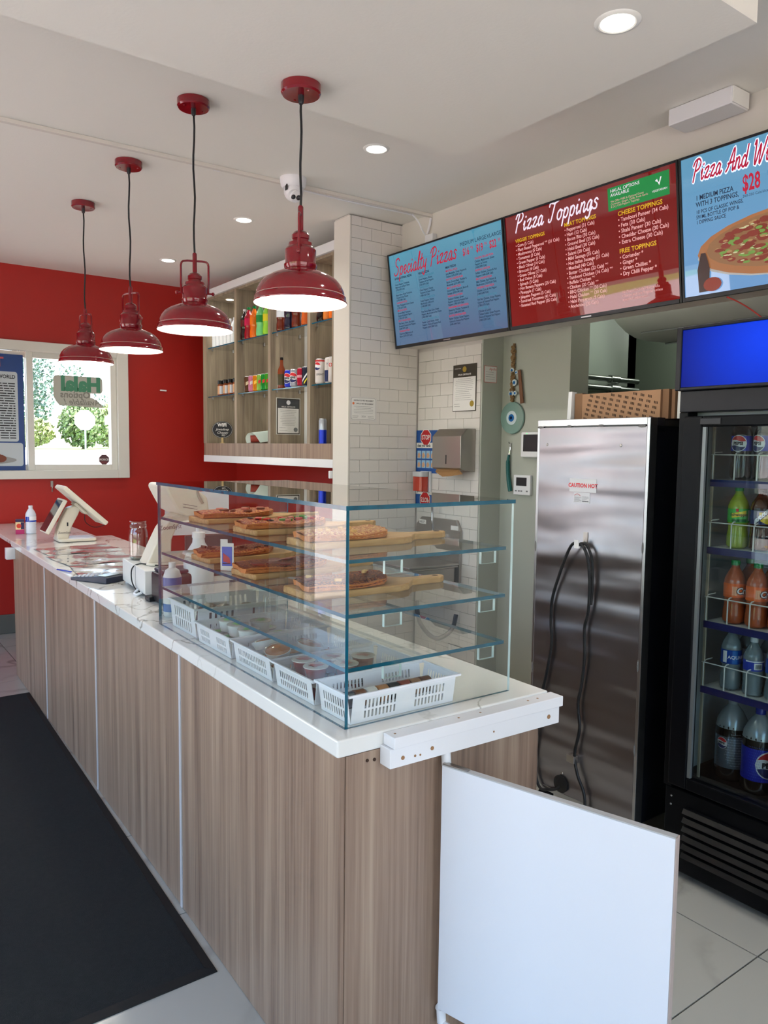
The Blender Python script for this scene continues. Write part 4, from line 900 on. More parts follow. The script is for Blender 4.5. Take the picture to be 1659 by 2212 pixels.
# ---- bottles and cans
def cm(name, c, **k): return pm(name, c, k.pop('rough', .18), **k)
def bottle(label, x, y, z, h, r, liquid, lab, cap, style='soda', rz=0, nm='soda_bottle', cat='bottle', group=None, deco=None, fill=1):
    t = thing(nm, label, cat, (x, y, z), rz, group)
    if style == 'soda':
        pr = [(r*.72, 0), (r*.95, h*.03), (r, h*.08), (r*.98, h*.20), (r*.88, h*.30), (r*.90, h*.38), (r*.97, h*.42), (r*.97, h*.64), (r*.96, h*.68), (r*.80, h*.76), (r*.52, h*.84), (r*.36, h*.89), (r*.34, h*.93)]
        lz0, lz1, lr = h*.42, h*.64, r*.985
    elif style == 'big':
        pr = [(r*.8, 0), (r*.98, h*.03), (r, h*.08), (r, h*.60), (r*.97, h*.66), (r*.86, h*.74), (r*.62, h*.83), (r*.32, h*.90), (r*.25, h*.92), (r*.25, h*.94)]
        lz0, lz1, lr = h*.17, h*.55, r*1.01
    elif style == 'water':
        pr = [(r*.85, 0), (r, h*.03)] + [(r*(1 if k % 2 else .95), h*(.05+.045*k)) for k in range(8)] + [(r, h*.44), (r, h*.66), (r*.97, h*.70), (r*.8, h*.78), (r*.52, h*.86), (r*.38, h*.90), (r*.36, h*.93)]
        lz0, lz1, lr = h*.44, h*.62, r*1.01
    else:
        pr = [(r*.9, 0), (r, h*.03), (r, h*.52), (r*.9, h*.6), (r*.45, h*.74), (r*.38, h*.8), (r*.36, h*.93)]
        lz0, lz1, lr = h*.10, h*.45, r*1.01
    part(t, 'body', MB().lathe(pr, n=20), liquid, True)
    if lab: part(t, 'label', MB().lathe([(lr, lz0), (lr, lz1)], n=24, cap=False), lab, True)
    rc = r*(.40 if style != 'big' else .30)
    part(t, 'cap', MB().lathe([(rc, h*.92), (rc, h*.985), (rc*.9, h)], n=16), cap, True)
    if deco: deco(t, lr + .0006, lz0, lz1)
    return t
def can(label, x, y, z, h, r, col, band=None, rz=0, deco=None, group=None):
    t = thing('drink_can', label, 'can', (x, y, z), rz, group)
    part(t, 'body', MB().lathe([(r*.8, .001), (r, h*.06), (r, h*.92), (r*.86, h*.975)], n=24), col, True)
    part(t, 'lid', MB().lathe([(r*.86, h*.975), (r*.88, h), (r*.84, h*.985)], n=20), aluminium, True)
    if band: part(t, 'printed_band', MB().lathe([(r+.0004, h*band[1]), (r+.0004, h*band[2])], n=24, cap=False), band[0], True)
    if deco: deco(t, r + .0008, h*.1, h*.9)
    return t
pw = pm('logo_white', (232, 232, 236), .3); prd = pm('logo_red', (206, 36, 44), .3); pbl = pm('logo_navy', (26, 34, 92), .3); pblu = cm('label_blue', (30, 48, 190)); blk = pm('logo_black', (14, 14, 20), .4)
def roundel(t, R, ang, z, rad, word='PEPSI', ts=.5):
    """round red/white/blue emblem wrapped on a cylinder"""
    def half(k, ex): return lambda tt, k=k, ex=ex: z + k * math.sqrt(max(0, (rad+ex)**2 - ((tt*2-1)*(rad+ex))**2))
    N = 20; aw = rad / R; aw2 = (rad*1.09) / R
    part(t, 'emblem_rim', wrap_strip(MB(), R, ang-aw2, ang+aw2, half(-1, rad*.09), half(1, rad*.09), 0, N).mesh('rim', [pw], fix=False), None)
    m = MB(); bt = lambda tt: z + rad*.36 + rad*.10*math.sin(tt*PI*2); bb_ = lambda tt: z - rad*.36 + rad*.10*math.sin(tt*PI*2)
    hi, lo = half(1, 0), half(-1, 0)
    wrap_strip(m, R+.0005, ang-aw, ang+aw, lambda tt: min(hi(tt), max(lo(tt), bt(tt))), hi, 0, N)
    wrap_strip(m, R+.0005, ang-aw, ang+aw, lo, lambda tt: max(lo(tt), min(hi(tt), bb_(tt))), 1, N)
    part(t, 'emblem', m.mesh('emblem', [prd, pbl], fix=False), None)
    wraptext(t, word, rad*ts*1.12, R+.001, z - rad*.19, ang, blk, bold=rad*.03)
A_ = -PI/2           # angle that faces local -Y
V0 = math.radians(-36)   # turn of things on shelves so that their front faces the viewer
amber = cm('liquid_amber', (96, 34, 16), coat=.5); cola = cm('liquid_cola', (28, 14, 12), coat=.5); redl = cm('liquid_red', (150, 14, 34), coat=.5); orl = cm('liquid_orange', (240, 112, 20), coat=.5)
grl = cm('liquid_green', (120, 206, 140), coat=.5); lime = cm('liquid_lime', (150, 214, 60), coat=.5); indigo = cm('liquid_indigo', (24, 22, 44), coat=.5)
capw = cm('cap_white', (220, 220, 224)); capg = cm('cap_green', (24, 128, 66)); capb = cm('cap_black', (24, 22, 22)); capn = cm('cap_blue', (30, 50, 150)); capo = cm('cap_orange', (214, 110, 40))
lw = cm('label_white', (210, 214, 222)); lg = cm('label_green', (30, 140, 70)); lbr = cm('label_brown', (92, 40, 34)); lpk = cm('label_pink', (196, 40, 84)); lor = cm('label_orange', (240, 120, 30)); lyl = cm('label_yellow', (224, 210, 50)); lst = cm('label_silver', (170, 176, 186), metal=.4)
SX = 2.702; ZT = 1.43+.964; ZM = 1.43+.554; ZB = 1.43+.158
for lab, y, liq, lb, cp, h in (('dark cola bottle with brown label, leftmost on the upper shelf beside the green ones', 5.595, cola, lbr, capw, .24), ('deep red soda bottle with pink label and green cap', 5.525, redl, lpk, capg, .245), ('bright orange soda bottle with green cap on the upper shelf', 5.43, orl, lor, capg, .24),
        ('clear green soda bottle with dark green label on the upper shelf', 5.325, grl, lg, capg, .245), ('lime yellow soda bottle beside the second divider', 5.215, lime, lyl, capg, .235)):
    bottle(lab, SX, y, ZT, h, .035, liq, lb, cp, rz=V0, group='soda bottles on the upper glass shelf')
for lab, y, liq, lb, cp in (('amber cola bottle with pale blue label behind the nearest pendant', 5.00, amber, lw, capw), ('near-black soda bottle with clear shoulders in the third bay', 4.885, indigo, None, capb), ('dark red-brown root beer bottle in the third bay', 4.775, amber, lbr, capb), ('orange-brown tea bottle beside the third divider', 4.64, cm('liquid_tea', (186, 84, 30)), None, capo)):
    bottle(lab, SX, y, ZT, .235, .036, liq, lb, cp, rz=V0, group='soda bottles on the upper glass shelf')
for lab, y, liq, lb, cp in (('clear bottle with black and white label in the bay beside the pier', 4.445, cola, lw, capb), ('honey-coloured bottle in the bay beside the pier', 4.36, cm('liquid_honey', (206, 120, 50)), lor, capo), ('orange bottle nearest the white pier', 4.29, orl, lor, capo)):
    bottle(lab, SX, y, ZT, .225, .033, liq, lb, cp, rz=V0, group='soda bottles on the upper glass shelf')
wbm = cm('water_white', (214, 218, 220))
for k in range(6):
    bottle('clear plastic water bottle in the leftmost upper bay, %s from its right end' % ('nearest', 'second', 'third', 'fourth', 'fifth', 'sixth')[k], SX + .01, 5.80 + .075*k, ZT, .205, .031, wbm, lw, capw, 'water', V0, 'water_bottle', group='water bottles in the leftmost bay')
for lab, y in (('spice jar with black lid, leftmost on the middle shelf', 6.03), ('spice jar with black lid, second from left on the middle shelf', 5.925), ('spice jar with black lid, third from left on the middle shelf', 5.83), ('spice jar half hidden by the first divider', 5.735)):
    t = thing('spice_jar', lab, 'jar', (SX-.01, y, ZM), V0, 'spice jars on the middle shelf')
    part(t, 'body', MB().lathe([(.024, 0), (.027, .005), (.027, .085), (.022, .095)], n=18), cm('spice', (120, 62, 34)), True); part(t, 'label', MB().lathe([(.0275, .012), (.0275, .078)], n=18, cap=False), cm('spice_label', (200, 150, 110)), True)
    part(t, 'white_label', wrap_strip(MB(), .0280, A_-.2, A_+.9, .012, .078, 0, 6).mesh('l', [lw], fix=False), None); part(t, 'lid', MB().lathe([(.027, .095), (.027, .122), (.024, .125)], n=18), capb, True)
cw = wraptext
for lab, y, c, dc in (('brown patterned drink can, first in the row of slim bright cans', 5.505, (92, 60, 36), (214, 196, 160)), ('pink and silver drink can, second in the row', 5.433, (204, 120, 150), (220, 214, 220)), ('golden orange drink can, third in the row', 5.362, (214, 130, 20), (240, 190, 70)),
        ('pale green drink can with red mark, fourth in the row', 5.292, (140, 190, 80), (206, 50, 50)), ('bright green drink can with red mark, fifth in the row', 5.225, (20, 140, 50), (206, 50, 50)), ('green drink can beside the second divider, last in the row', 5.16, (60, 150, 30), (200, 40, 40))):
    col = cm('can_%d_%d' % (c[0], c[1]), c, metal=.3); d2 = cm('canmark_%d_%d' % (dc[0], dc[1]), dc)
    can(lab, SX-.015, y, ZM, .122, .0315, col, rz=V0, group='drink cans on the middle glass shelf', deco=lambda t, R, a, b, d2=d2: part(t, 'printed_mark', wrap_strip(MB(), R, A_-.5, A_+.7, lambda q: .05+.02*q, lambda q: .075+.02*q, 0, 8).mesh('mk', [d2], fix=False), None))
bottle('brown sauce bottle with black cap, beside the second divider', SX-.02, 4.955, ZM, .22, .030, cm('sauce_brown', (124, 56, 28)), cm('lab_gold', (70, 62, 36)), capb, 'sauce', V0, 'sauce_bottle')
can('blue cola can with round red, white and blue emblem', SX-.02, 4.845, ZM, .122, .033, pblu, rz=V0, deco=lambda t, R, a, b: roundel(t, R, A_-.5, .062, .034), group='drink cans on the middle glass shelf')
can('silver cola can with round red, white and blue emblem', SX-.02, 4.765, ZM, .122, .033, lst, rz=V0, deco=lambda t, R, a, b: roundel(t, R, A_-.4, .062, .034), group='drink cans on the middle glass shelf')
can('silver-grey drink can between the silver cola and the crimson can', SX+.03, 4.69, ZM, .122, .033, cm('can_grey', (190, 184, 190), metal=.3), (lst, .1, .3), V0, group='drink cans on the middle glass shelf')
can('crimson drink can with pale lettering', SX-.02, 4.665, ZM, .122, .033, cm('can_crimson', (170, 20, 50), metal=.2), (cm('can_ban', (214, 150, 160)), .45, .6), V0, group='drink cans on the middle glass shelf')
can('black can with white and yellow slashes', SX-.02, 4.60, ZM, .125, .033, cm('can_blackish', (30, 34, 52)), None, V0, deco=lambda t, R, a, b: (part(t, 'slash', wrap_strip(MB(), R, A_-.9, A_+.6, lambda q: .02+.07*q, lambda q: .035+.07*q, 0, 8).mesh('s', [pw], fix=False), None), part(t, 'slash', wrap_strip(MB(), R, A_-.5, A_+.9, lambda q: .005+.07*q, lambda q: .018+.07*q, 0, 8).mesh('s', [lyl], fix=False), None)), group='drink cans on the middle glass shelf')
bottle('yellow squeeze bottle beside the third divider', SX+.03, 4.59, ZM, .25, .033, cm('mustard', (206, 186, 40)), cm('lab_olive', (120, 120, 30)), capb, 'sauce', V0, 'sauce_bottle')
can('tall white and red can, the largest on the middle shelf', SX-.01, 4.435, ZM, .165, .036, cm('can_pale', (206, 200, 196)), (cm('can_redband', (190, 60, 60)), .88, .95), V0, deco=lambda t, R, a, b: (roundel(t, R, A_-.6, .115, .026, ' '), wraptext(t, 'LIGHT', .02, R, .055, A_, ink)), group='tall cans beside the pier')
can('tall white can with navy base beside the pier', SX+.0, 4.335, ZM, .165, .034, cm('can_pale', (206, 200, 196)), (cm('can_navy', (24, 40, 86)), .05, .5), V0, deco=lambda t, R, a, b: wraptext(t, 'soda', .024, R, .12, A_, pbl), group='tall cans beside the pier')
can('tall white can with red letters, nearest the pier', SX-.01, 4.275, ZM, .165, .033, cm('can_pale', (206, 200, 196)), None, V0, deco=lambda t, R, a, b: wraptext(t, 'O2', .035, R, .10, A_-.3, prd, bold=.001), group='tall cans beside the pier')
can('slim blue and silver energy drink can on the bottom board', SX+.01, 4.435, ZB, .168, .0265, lst, (cm('can_cobalt', (20, 50, 190), metal=.3), .0, .55), V0)
# wifi sign, rolled sheet, certificate, upright cards
t = thing('wifi_sign', 'oval chalkboard WIFI sign on a little clip stand in the cabinet', 'sign', (2.735, 6.10, ZB), V0)
part(t, 'board', MB().lathe([(.088, -.002), (.088, .002)], n=36, R=Matrix.Translation((0, 0, .115)) @ Matrix.Scale(.82, 4, (0, 0, 1)) @ Matrix.Rotation(PI/2, 4, 'X')), pm('chalkboard', (34, 34, 38), .7))
rim = [(.083*math.cos(a*PI/20), -.0024, .115+.067*math.sin(a*PI/20)) for a in range(41)]
part(t, 'chalk_border', MB().tube(rim, .0009, 5), paper)
text(t, 'WIFI', .038, (-.002, -.0028, .142), paper, 'CENTER', bold=.0015); text(t, 'Jswadeep', .028, (0, -.0028, .109), paper, 'CENTER', shear=.3, sx=1.05); text(t, 'Cheezy', .028, (0, -.0028, .081), paper, 'CENTER', shear=.3, sx=1.1); text(t, '955', .022, (.008, -.0028, .06), paper, 'CENTER', shear=.2)
part(t, 'stand', MB().box(-.008, .008, -.006, .006, 0, .05).box(-.02, .02, -.015, .015, 0, .006), pm('peg_wood', (196, 170, 120), .6))
t = thing('paper_roll', 'large loosely rolled white sheet lying in the second cabinet bay', 'paper', (2.74, 5.42, ZB+.001), V0)
prf = [(-.10, .0), (-.085, .045), (-.06, .062), (-.035, .058), (-.01, .03), (.01, .002), (.012, .0)]
vs = []; N = 8
mm = MB()
pa = smooth_pts([(-.105, 0, 0), (-.115, 0, .04), (-.095, 0, .075), (-.06, 0, .08), (-.03, 0, .06), (.01, 0, .006)], 5)
k = len(pa)
for e in ((0, 0), (.24, .03)):
    for p in pa: vs.append((p.x*.9 + e[0]*1.0, e[0]*0 + .0, p.z + e[1]))
mm.add([(p.x*.9, -.03, p.z) for p in pa] + [(p.x*.9+.24, .06, p.z+.035) for p in pa], [(i, i+1, k+i+1, k+i) for i in range(k-1)])
part(t, 'sheet', mm, pm('roll_white', (200, 214, 206), .4), True)
part(t, 'rolled_print', MB().tube([(-.07, -.01, .033), (.14, .05, .045)], .03, 12), pm('roll_red', (150, 60, 48), .6), True, label='reddish printed inner sheet')
t = thing('certificate_copy', 'grey-headed certificate in a white frame on the cabinet divider', 'certificate', (2.808, 5.0865, 1.655))
part(t, 'frame', MB().box(-.101, .101, -.003, 0, 0, .272), pm('frame_pale', (206, 206, 200), .3)); part(t, 'mat_board', MB().box(-.096, .096, -.0036, -.003, .005, .267), cert_dark); part(t, 'paper', MB().box(-.088, .088, -.0042, -.0036, .012, .195), paper)
part(t, 'header', MB().box(-.088, .088, -.0042, -.0036, .196, .26), pm('header_grey', (66, 68, 72), .4)); text(t, 'HALAL CERTIFICATE', .0125, (0, -.0048, .202), paper, 'CENTER', bold=.0003)
part(t, 'emblem', MB().add([(0 + .017*math.cos(a*PI/8), -.0046, .238 + .017*math.sin(a*PI/8)) for a in range(16)], [tuple(range(16))]), pw)
part(t, 'seal', MB().add([(.062 + .017*math.cos(a*PI/8), -.0048, .038 + .017*math.sin(a*PI/8)) for a in range(16)], [tuple(range(16))]), pm('seal_grey', (120, 122, 124), .5)); fakelines(t, -.075, .075, .07, .18, 10, ink_grey, -.0048, seed=21, align='C'); fakelines(t, -.075, 0, .03, .05, 2, ink, -.0048, seed=22)
o = part(None, 'leaning_card', MB().box(-.004, .004, -.02, .02, 0, .26), blk, loc=(2.80, 4.32, ZB+.003), rot=(0, math.radians(10), 0)); tag(o, 'dark card leaning against the pier side of the lowest bay', 'card')
o = part(None, 'wall_socket', MB().box(-.06, 0, -.012, 0, 0, .05), white_plastic, bevel=.004, loc=(3.0, 4.24, 1.352)); tag(o, 'white socket box under the cabinet beside the pier', 'socket')
o.location = (2.70, 4.245, 1.362)

# ================================================================== GLASS DISPLAY CASE
GA = math.radians(-.8); GO = (.940, 1.434, .9152)
def GW(u, v, z=0): return (GO[0] + u*math.cos(GA) - v*math.sin(GA), GO[1] + u*math.sin(GA) + v*math.cos(GA), GO[2] + z)
U, V, T = .523, 1.262, .008
gc = thing('display_case', 'teal-edged glass display case with three shelves on the worktop', 'display case', GO, GA)
def pane(name, x0, x1, y0, y1, z0, z1, big, g=glass):
    ax = {'x': (3, 5), 'y': (2, 4), 'z': (0, 1)}[big]
    return part(gc, name, MB().box(x0, x1, y0, y1, z0, z1, [0 if k in ax else 1 for k in range(6)]), [g, teal])
pane('front_pane', 0, T, 0, V, 0, .505, 'x', front_glass)
eg_ = pm('bracket_edge', (206, 226, 226), .1)
o = pane('end_pane', T+.0005, U, 0, T, 0, .505, 'y'); o.data.materials.append(eg_); [setattr(f, 'material_index', 2) for f in o.data.polygons if f.normal.x > .5]; pane('end_pane', T+.0005, U, V-T, V, 0, .505, 'y')
pane('top_pane', -.003, U+.002, -.004, V+.004, .5055, .5155, 'z')
for z in (.129, .255, .382): pane('shelf', T+.001, U-.015, T+.002, V-T-.002, z, z+.009, 'z')
for z in (.129, .255, .382):
    for u in (.115, .42):
        for v0, v1 in ((T+.001, T+.010), (V-T-.010, V-T-.001)):
            part(gc, 'shelf_bracket', MB().box(u, u+.052, v0, v1+.0, z-.032, z-.001, [1, 1, 0, 1, 0, 1]), [glass, pm('bracket_edge', (206, 226, 226), .1)])

def board(label, u, v, z, ang, group='wooden pizza boards in the glass case'):
    t = thing('pizza_board', label, 'board', GW(u, v, z), GA + ang, group)
    pl = [(0, -.075), (.27, -.078), (.305, -.066), (.33, -.040), (.35, -.022), (.37, -.018), (.45, -.020), (.468, -.012), (.474, 0), (.468, .012), (.45, .020), (.37, .018), (.35, .022), (.33, .040), (.305, .066), (.27, .078), (0, .075), (-.004, .07), (-.004, -.07)]
    part(t, 'blade', MB().prism(pl, 0, .0185, 'z'), board_wood, False, .003)
    part(t, 'hanging_hole', MB().lathe([(.009, 0), (.009, .0004)], c=(.445, 0, .0186), n=16), pm('hole_brown', (60, 40, 28), .9))
    return t
zb = .0005
b_spots = [(.030, .262, .391, 0.0, 'pizza board nearest the case end on the top shelf'), (.035, .605, .391, .04, 'middle pizza board on the top shelf'), (.04, .975, .391, .05, 'far pizza board on the top shelf'),
           (.020, .262, .264, -.02, 'pizza board nearest the case end on the second shelf'), (.030, .605, .264, .05, 'middle pizza board on the second shelf'), (.04, .960, .264, .02, 'far pizza board on the second shelf')]
crust = pm('crust', (190, 118, 62), .75, var=.4, vscale=90, bump=.5, bscale=120)
def cheese_mat(name, a, b, c):
    m = pm(name, a, .38); n, p = nodes(m); tc = n.nodes.new('ShaderNodeTexCoord')
    no = n.nodes.new('ShaderNodeTexNoise'); no.inputs['Scale'].default_value = 150; no.inputs['Detail'].default_value = 6; no.inputs['Roughness'].default_value = .7; n.links.new(tc.outputs['Object'], no.inputs['Vector'])
    cr = n.nodes.new('ShaderNodeValToRGB'); e = cr.color_ramp.elements; e[0].position = .42; e[0].color = lin(a); e[1].position = .58; e[1].color = lin(c); x = e.new(.5); x.color = lin(b)
    n.links.new(no.outputs[0], cr.inputs[0]); n.links.new(cr.outputs[0], p.inputs['Base Color'])
    bp = n.nodes.new('ShaderNodeBump'); bp.inputs['Strength'].default_value = 1; bp.inputs['Distance'].default_value = .006; n.links.new(no.outputs[0], bp.inputs['Height']); n.links.new(bp.outputs[0], p.inputs['Normal'])
    return m
ch1 = cheese_mat('cheese_red', (128, 20, 10), (178, 62, 22), (226, 164, 88)); ch2 = cheese_mat('cheese_brown', (80, 22, 14), (138, 46, 22), (204, 122, 60)); ch3 = cheese_mat('cheese_gold', (166, 50, 20), (214, 138, 64), (238, 200, 130))
shroom = pm('mushroom', (110, 66, 44), .6); olive = pm('olive', (36, 26, 30), .4); capsi = pm('green_pepper', (92, 148, 50), .3); tomato = pm('tomato_piece', (196, 40, 28), .3); pepp = pm('pepperoni', (138, 36, 26), .35); ham = pm('ham_piece', (196, 112, 92), .5); chick = pm('pineapple_piece', (226, 180, 110), .5)
def slice_(label, u, v, z, ang, top, bits, seed, L=.27, Wd=.085, group='pizza slices in the glass case'):
    t = thing('pizza_slice', label, 'pizza', GW(u, v, z), GA + ang, group)
    r = random.Random(seed); N = 14; M_ = 7
    def outline(s):  # half width along the slice
        return Wd * (.72 + .28*math.sin(s*PI)) * (1 if s < .86 else (1-s)/.14*.6+.4)
    def grid(z0, bump, shrink, e0=0, e1=1):
        vs = []
        for i in range(N+1):
            s = e0 + (e1-e0)*i/N; hw = outline(s)*shrink
            for j in range(M_+1):
                q = j/M_*2-1; edge = min(1-abs(q), 1)
                vs.append((s*L + .012*math.sin(q*2), q*hw + r.uniform(-.002, .002), z0(s, q) + (r.uniform(0, bump) if abs(q) < .99 else 0)))
        return vs
    low = grid(lambda s, q: .0 + .0005, 0, .92); top_ = grid(lambda s, q: .011 + .003*math.sin(s*9) + .003*abs(q)**3, .002, 1.0)
    fs = []; W_ = M_+1
    for i in range(N):
        for j in range(M_):
            a = i*W_+j; fs.append((a, a+W_, a+W_+1, a+1))
    n0 = len(low); f2 = [tuple(reversed(f)) for f in fs] + [tuple(n0+i for i in f) for f in fs]
    ring = [j for j in range(W_)] + [i*W_+M_ for i in range(1, N+1)] + [N*W_+j for j in range(M_-1, -1, -1)] + [i*W_ for i in range(N-1, 0, -1)]
    f2 += [(ring[k], ring[(k+1) % len(ring)], n0+ring[(k+1) % len(ring)], n0+ring[k]) for k in range(len(ring))]
    part(t, 'crust', MB().add(low + top_, f2), crust, True)
    tg = [(x, y*1.012, z_+.0028) for x, y, z_ in grid(lambda s, q: .0112 + .003*math.sin(s*9) + .003*abs(q)**3 - (.009 if abs(q) > .99 else 0), .005, 1.0, .0, .95)]
    part(t, 'cheese', MB().add(tg, fs).mesh('cheese', [top], True, fix=False), None)
    for k, (mt_, nm_, n_, rr) in enumerate(bits):
        for i in range(n_):
            s = r.uniform(.12, .85); q = r.uniform(-.7, .7); c = (s*L, q*outline(s)*.9, .0175 + .003*math.sin(s*9) + .003*abs(q)**3)
            Rm = Matrix.Translation(c) @ Matrix.Rotation(r.uniform(0, 6), 4, 'Z') @ Matrix.Rotation(r.uniform(-.25, .25), 4, 'X')
            if nm_ in ('pepperoni', 'olive_ring'): mb = MB().lathe([(rr, -.001), (rr, .0015), (rr*.85, .002)], n=12, R=Rm)
            else: mb = MB().box(-rr, rr, -rr*.6, rr*.6, -.002, .006, R=Rm)
            part(t, nm_, mb, mt_, True, .0012 if nm_ not in ('pepperoni', 'olive_ring') else 0)
    return t
for u, v, z, a, lb in b_spots: board('wooden ' + lb, u, v, z, a)
zt = .0190 + .001
slice_('sesame-topped pizza slice on the near board of the top shelf', .00+.03, .262, .391+zt, .03, ch3, [(chick, 'chicken_piece', 8, .006)], 1)
slice_('pizza slice with tomato, green pepper and olives, middle of the top shelf', .02, .605, .391+zt, .04, ch1, [(capsi, 'pepper_piece', 7, .010), (tomato, 'tomato_piece', 5, .011), (olive, 'olive_ring', 9, .009), (ham, 'ham_piece', 4, .012)], 2, .29)
slice_('mushroom pizza slice on the far board of the top shelf', .04, .975, .391+zt, .06, ch1, [(shroom, 'mushroom_piece', 6, .013), (ham, 'ham_piece', 5, .013)], 3, .28)
slice_('browned pizza slice with pineapple chunks, near end of the second shelf', .03, .262, .264+zt, .02, ch2, [(chick, 'pineapple_piece', 3, .009), (pepp, 'pepperoni', 4, .014)], 4, .27)
slice_('pepperoni pizza slice in the middle of the second shelf', .015, .605, .264+zt, .05, ch2, [(pepp, 'pepperoni', 9, .021)], 5, .30, .09)
slice_('dark onion-topped pizza slice on the far board of the second shelf', .03, .965, .264+zt, .02, ch1, [(shroom, 'onion_piece', 10, .009), (olive, 'olive_ring', 4, .008)], 6, .28)
# tag on the middle board
t = thing('price_tag', 'small white picture tag standing before the second-shelf pizza slices', 'tag', GW(.035, .735, .265), GA - .75)
part(t, 'card', MB().box(-.021, .021, 0, .001, 0, .085).box(-.021, .002, 0, .001, .085, .097), paper); part(t, 'picture', MB().box(-.016, .016, -.0006, 0, .014, .074), pm('tag_blue', (34, 90, 190), .4)); flat(t, 'print', [(-.012, .028), (.012, .022), (.008, .040), (-.012, .055)], -.001, pm('tag_red', (176, 60, 60), .5)); fakelines(t, -.014, .014, .018, .021, 1, ink, -.0011, .003)

# ---- baskets with slotted walls
basket_m = pm('basket_plastic', (232, 232, 238), .35)
def basket(label, u, v, w_, d_, h, kind='grid', group='white plastic baskets in the bottom of the glass case'):
    t = thing('basket', label, 'basket', GW(u, v, .0002), GA, group)
    k = .010       # flare
    def wall(p0, p1, out, rows, nm='side_wall'):
        # p0,p1 base corners; wall leans outward
        p0, p1, out = Vector(p0), Vector(p1), Vector(out); L_ = (p1-p0).length; d = (p1-p0).normalized()
        mb = MB(); xs = []; cw_, gp = (.0052, .0055) if kind == 'grid' else (.009, .011)
        n_ = int((L_*.80) / (cw_+gp)); st = (L_ - n_*(cw_+gp))/2
        cuts = [0]
        for i in range(n_):
            cuts += [st + i*(cw_+gp) + gp/2, st + i*(cw_+gp) + gp/2 + cw_]
        cuts.append(L_)
        zc = [0, .010, .010+(h-.03)/2-.003, .013+(h-.03)/2, h-.017, h]
        def P(x, z): return p0 + d*x*(1) + out*(k*z/h) + Vector((0, 0, z)) + d*(0)
        mid = len(cuts)//4
        for i in range(len(cuts)-1):
            for j in range(5):
                hole = (i % 2 == 1) and j in (1, 3) and not (L_ > .25 and abs((cuts[i]+cuts[i+1])/2 - L_/2) < .022)
                if hole: continue
                a0, a1 = cuts[i], cuts[i+1]
                mb.add([P(a0, zc[j]), P(a1, zc[j]), P(a1, zc[j+1]), P(a0, zc[j+1])], [(0, 1, 2, 3)])
        bm = bmesh.new(); me = mb.mesh(nm, [basket_m], fix=False); bm.from_mesh(me); bmesh.ops.remove_doubles(bm, verts=bm.verts, dist=1e-5); bm.to_mesh(me); bm.free()
        o = part(t, nm, me, None); so_ = o.modifiers.new('solid', 'SOLIDIFY'); so_.thickness = .0016; so_.offset = 1
    wall((0, 0, .001), (w_, 0, .001), (0, -1, 0), 2); wall((w_, 0, .001), (w_, d_, .001), (1, 0, 0), 2); wall((w_, d_, .001), (0, d_, .001), (0, 1, 0), 2); wall((0, d_, .001), (0, 0, .001), (-1, 0, 0), 2)
    part(t, 'bottom', MB().box(0, w_, 0, d_, 0, .002), basket_m)
    rm = MB(); e = k + .006; i_ = k - .001
    for a in ((-e, w_+e, -e, -i_), (-e, w_+e, d_+i_, d_+e), (-e, -i_, -i_, d_+i_), (w_+i_, w_+e, -i_, d_+i_)): rm.box(a[0], a[1], a[2], a[3], h-.004, h+.002)
    part(t, 'rim', rm, basket_m, bevel=.0015)
    return t
basket('white slotted basket nearest the case end, holding lying spice jars', .028, .018, .31, .130, .072)
basket('white slotted basket of dark red dip cups', .026, .182, .32, .198, .066)
basket('white slotted basket of plastic-wrapped cookies', .028, .415, .32, .235, .066)
basket('white slotted basket of green-lidded dip cups', .028, .688, .32, .255, .066)
basket('white basket with tall oval slots at the far end of the case', .035, .985, .33, .225, .10, 'oval')
# spice jars lying in the near basket
lids = [cm('jar_dark', (46, 48, 58)), cm('jar_brown', (116, 66, 36)), cm('jar_white', (222, 220, 216)), cm('jar_tan', (176, 120, 70)), cm('jar_black', (40, 32, 28)), cm('jar_rust', (140, 56, 36)), cm('jar_speckle', (150, 110, 80), var=.4, vscale=300), cm('jar_brown2', (100, 62, 36))]
labs_ = ['grey-capped end of the first spice jar', 'brown spice jar', 'spice jar wrapped in a white barcode label', 'tan spice jar', 'black spice jar', 'rust-red spice jar', 'speckled spice jar', 'brown spice jar at the basket end']
for i, c in enumerate(lids):
    x0 = .045 + i*.034
    o = tag(part(None, 'spice_jar', MB().lathe([(.019, 0), (.0215, .002), (.0215, .029), (.018, .031)], n=20, R=Matrix.Rotation(PI/2, 4, 'Y')), c, True, loc=GW(x0, .085, .034), rot=(rnd.uniform(0, 3), 0, GA)), labs_[i] + ', lying %s in the near basket' % ('first second third fourth fifth sixth seventh last'.split()[i]), 'jar', 'spice jars lying in the near basket')
# dip cups
def cup(label, u, v, z, r, h, body, film, mark, group, tilt=0):
    t = thing('dip_cup', label, 'cup', GW(u, v, z), rnd.uniform(0, 6), group)
    if tilt: t.rotation_euler = (tilt, tilt*.5, rnd.uniform(0, 6))
    part(t, 'body', MB().lathe([(r*.78, 0), (r*.96, h)], n=24), body, True); part(t, 'lid', MB().lathe([(r*1.04, h), (r*1.04, h+.0022), (r*.9, h+.003)], n=28), film, True)
    part(t, 'lid_print', MB().add([(r*.62*(1+.25*math.sin(a*2.2))*math.cos(a*PI/9), r*.45*(1+.3*math.cos(a*1.7))*math.sin(a*PI/9), h+.0036) for a in range(18)], [tuple(range(18))]), mark)
dipred = cm('dip_red', (112, 36, 28), coat=.4); lidc = pm('lid_film', (190, 186, 180), .12, coat=.5); mkred = pm('print_red', (136, 52, 48), .4)
nn_ = 0
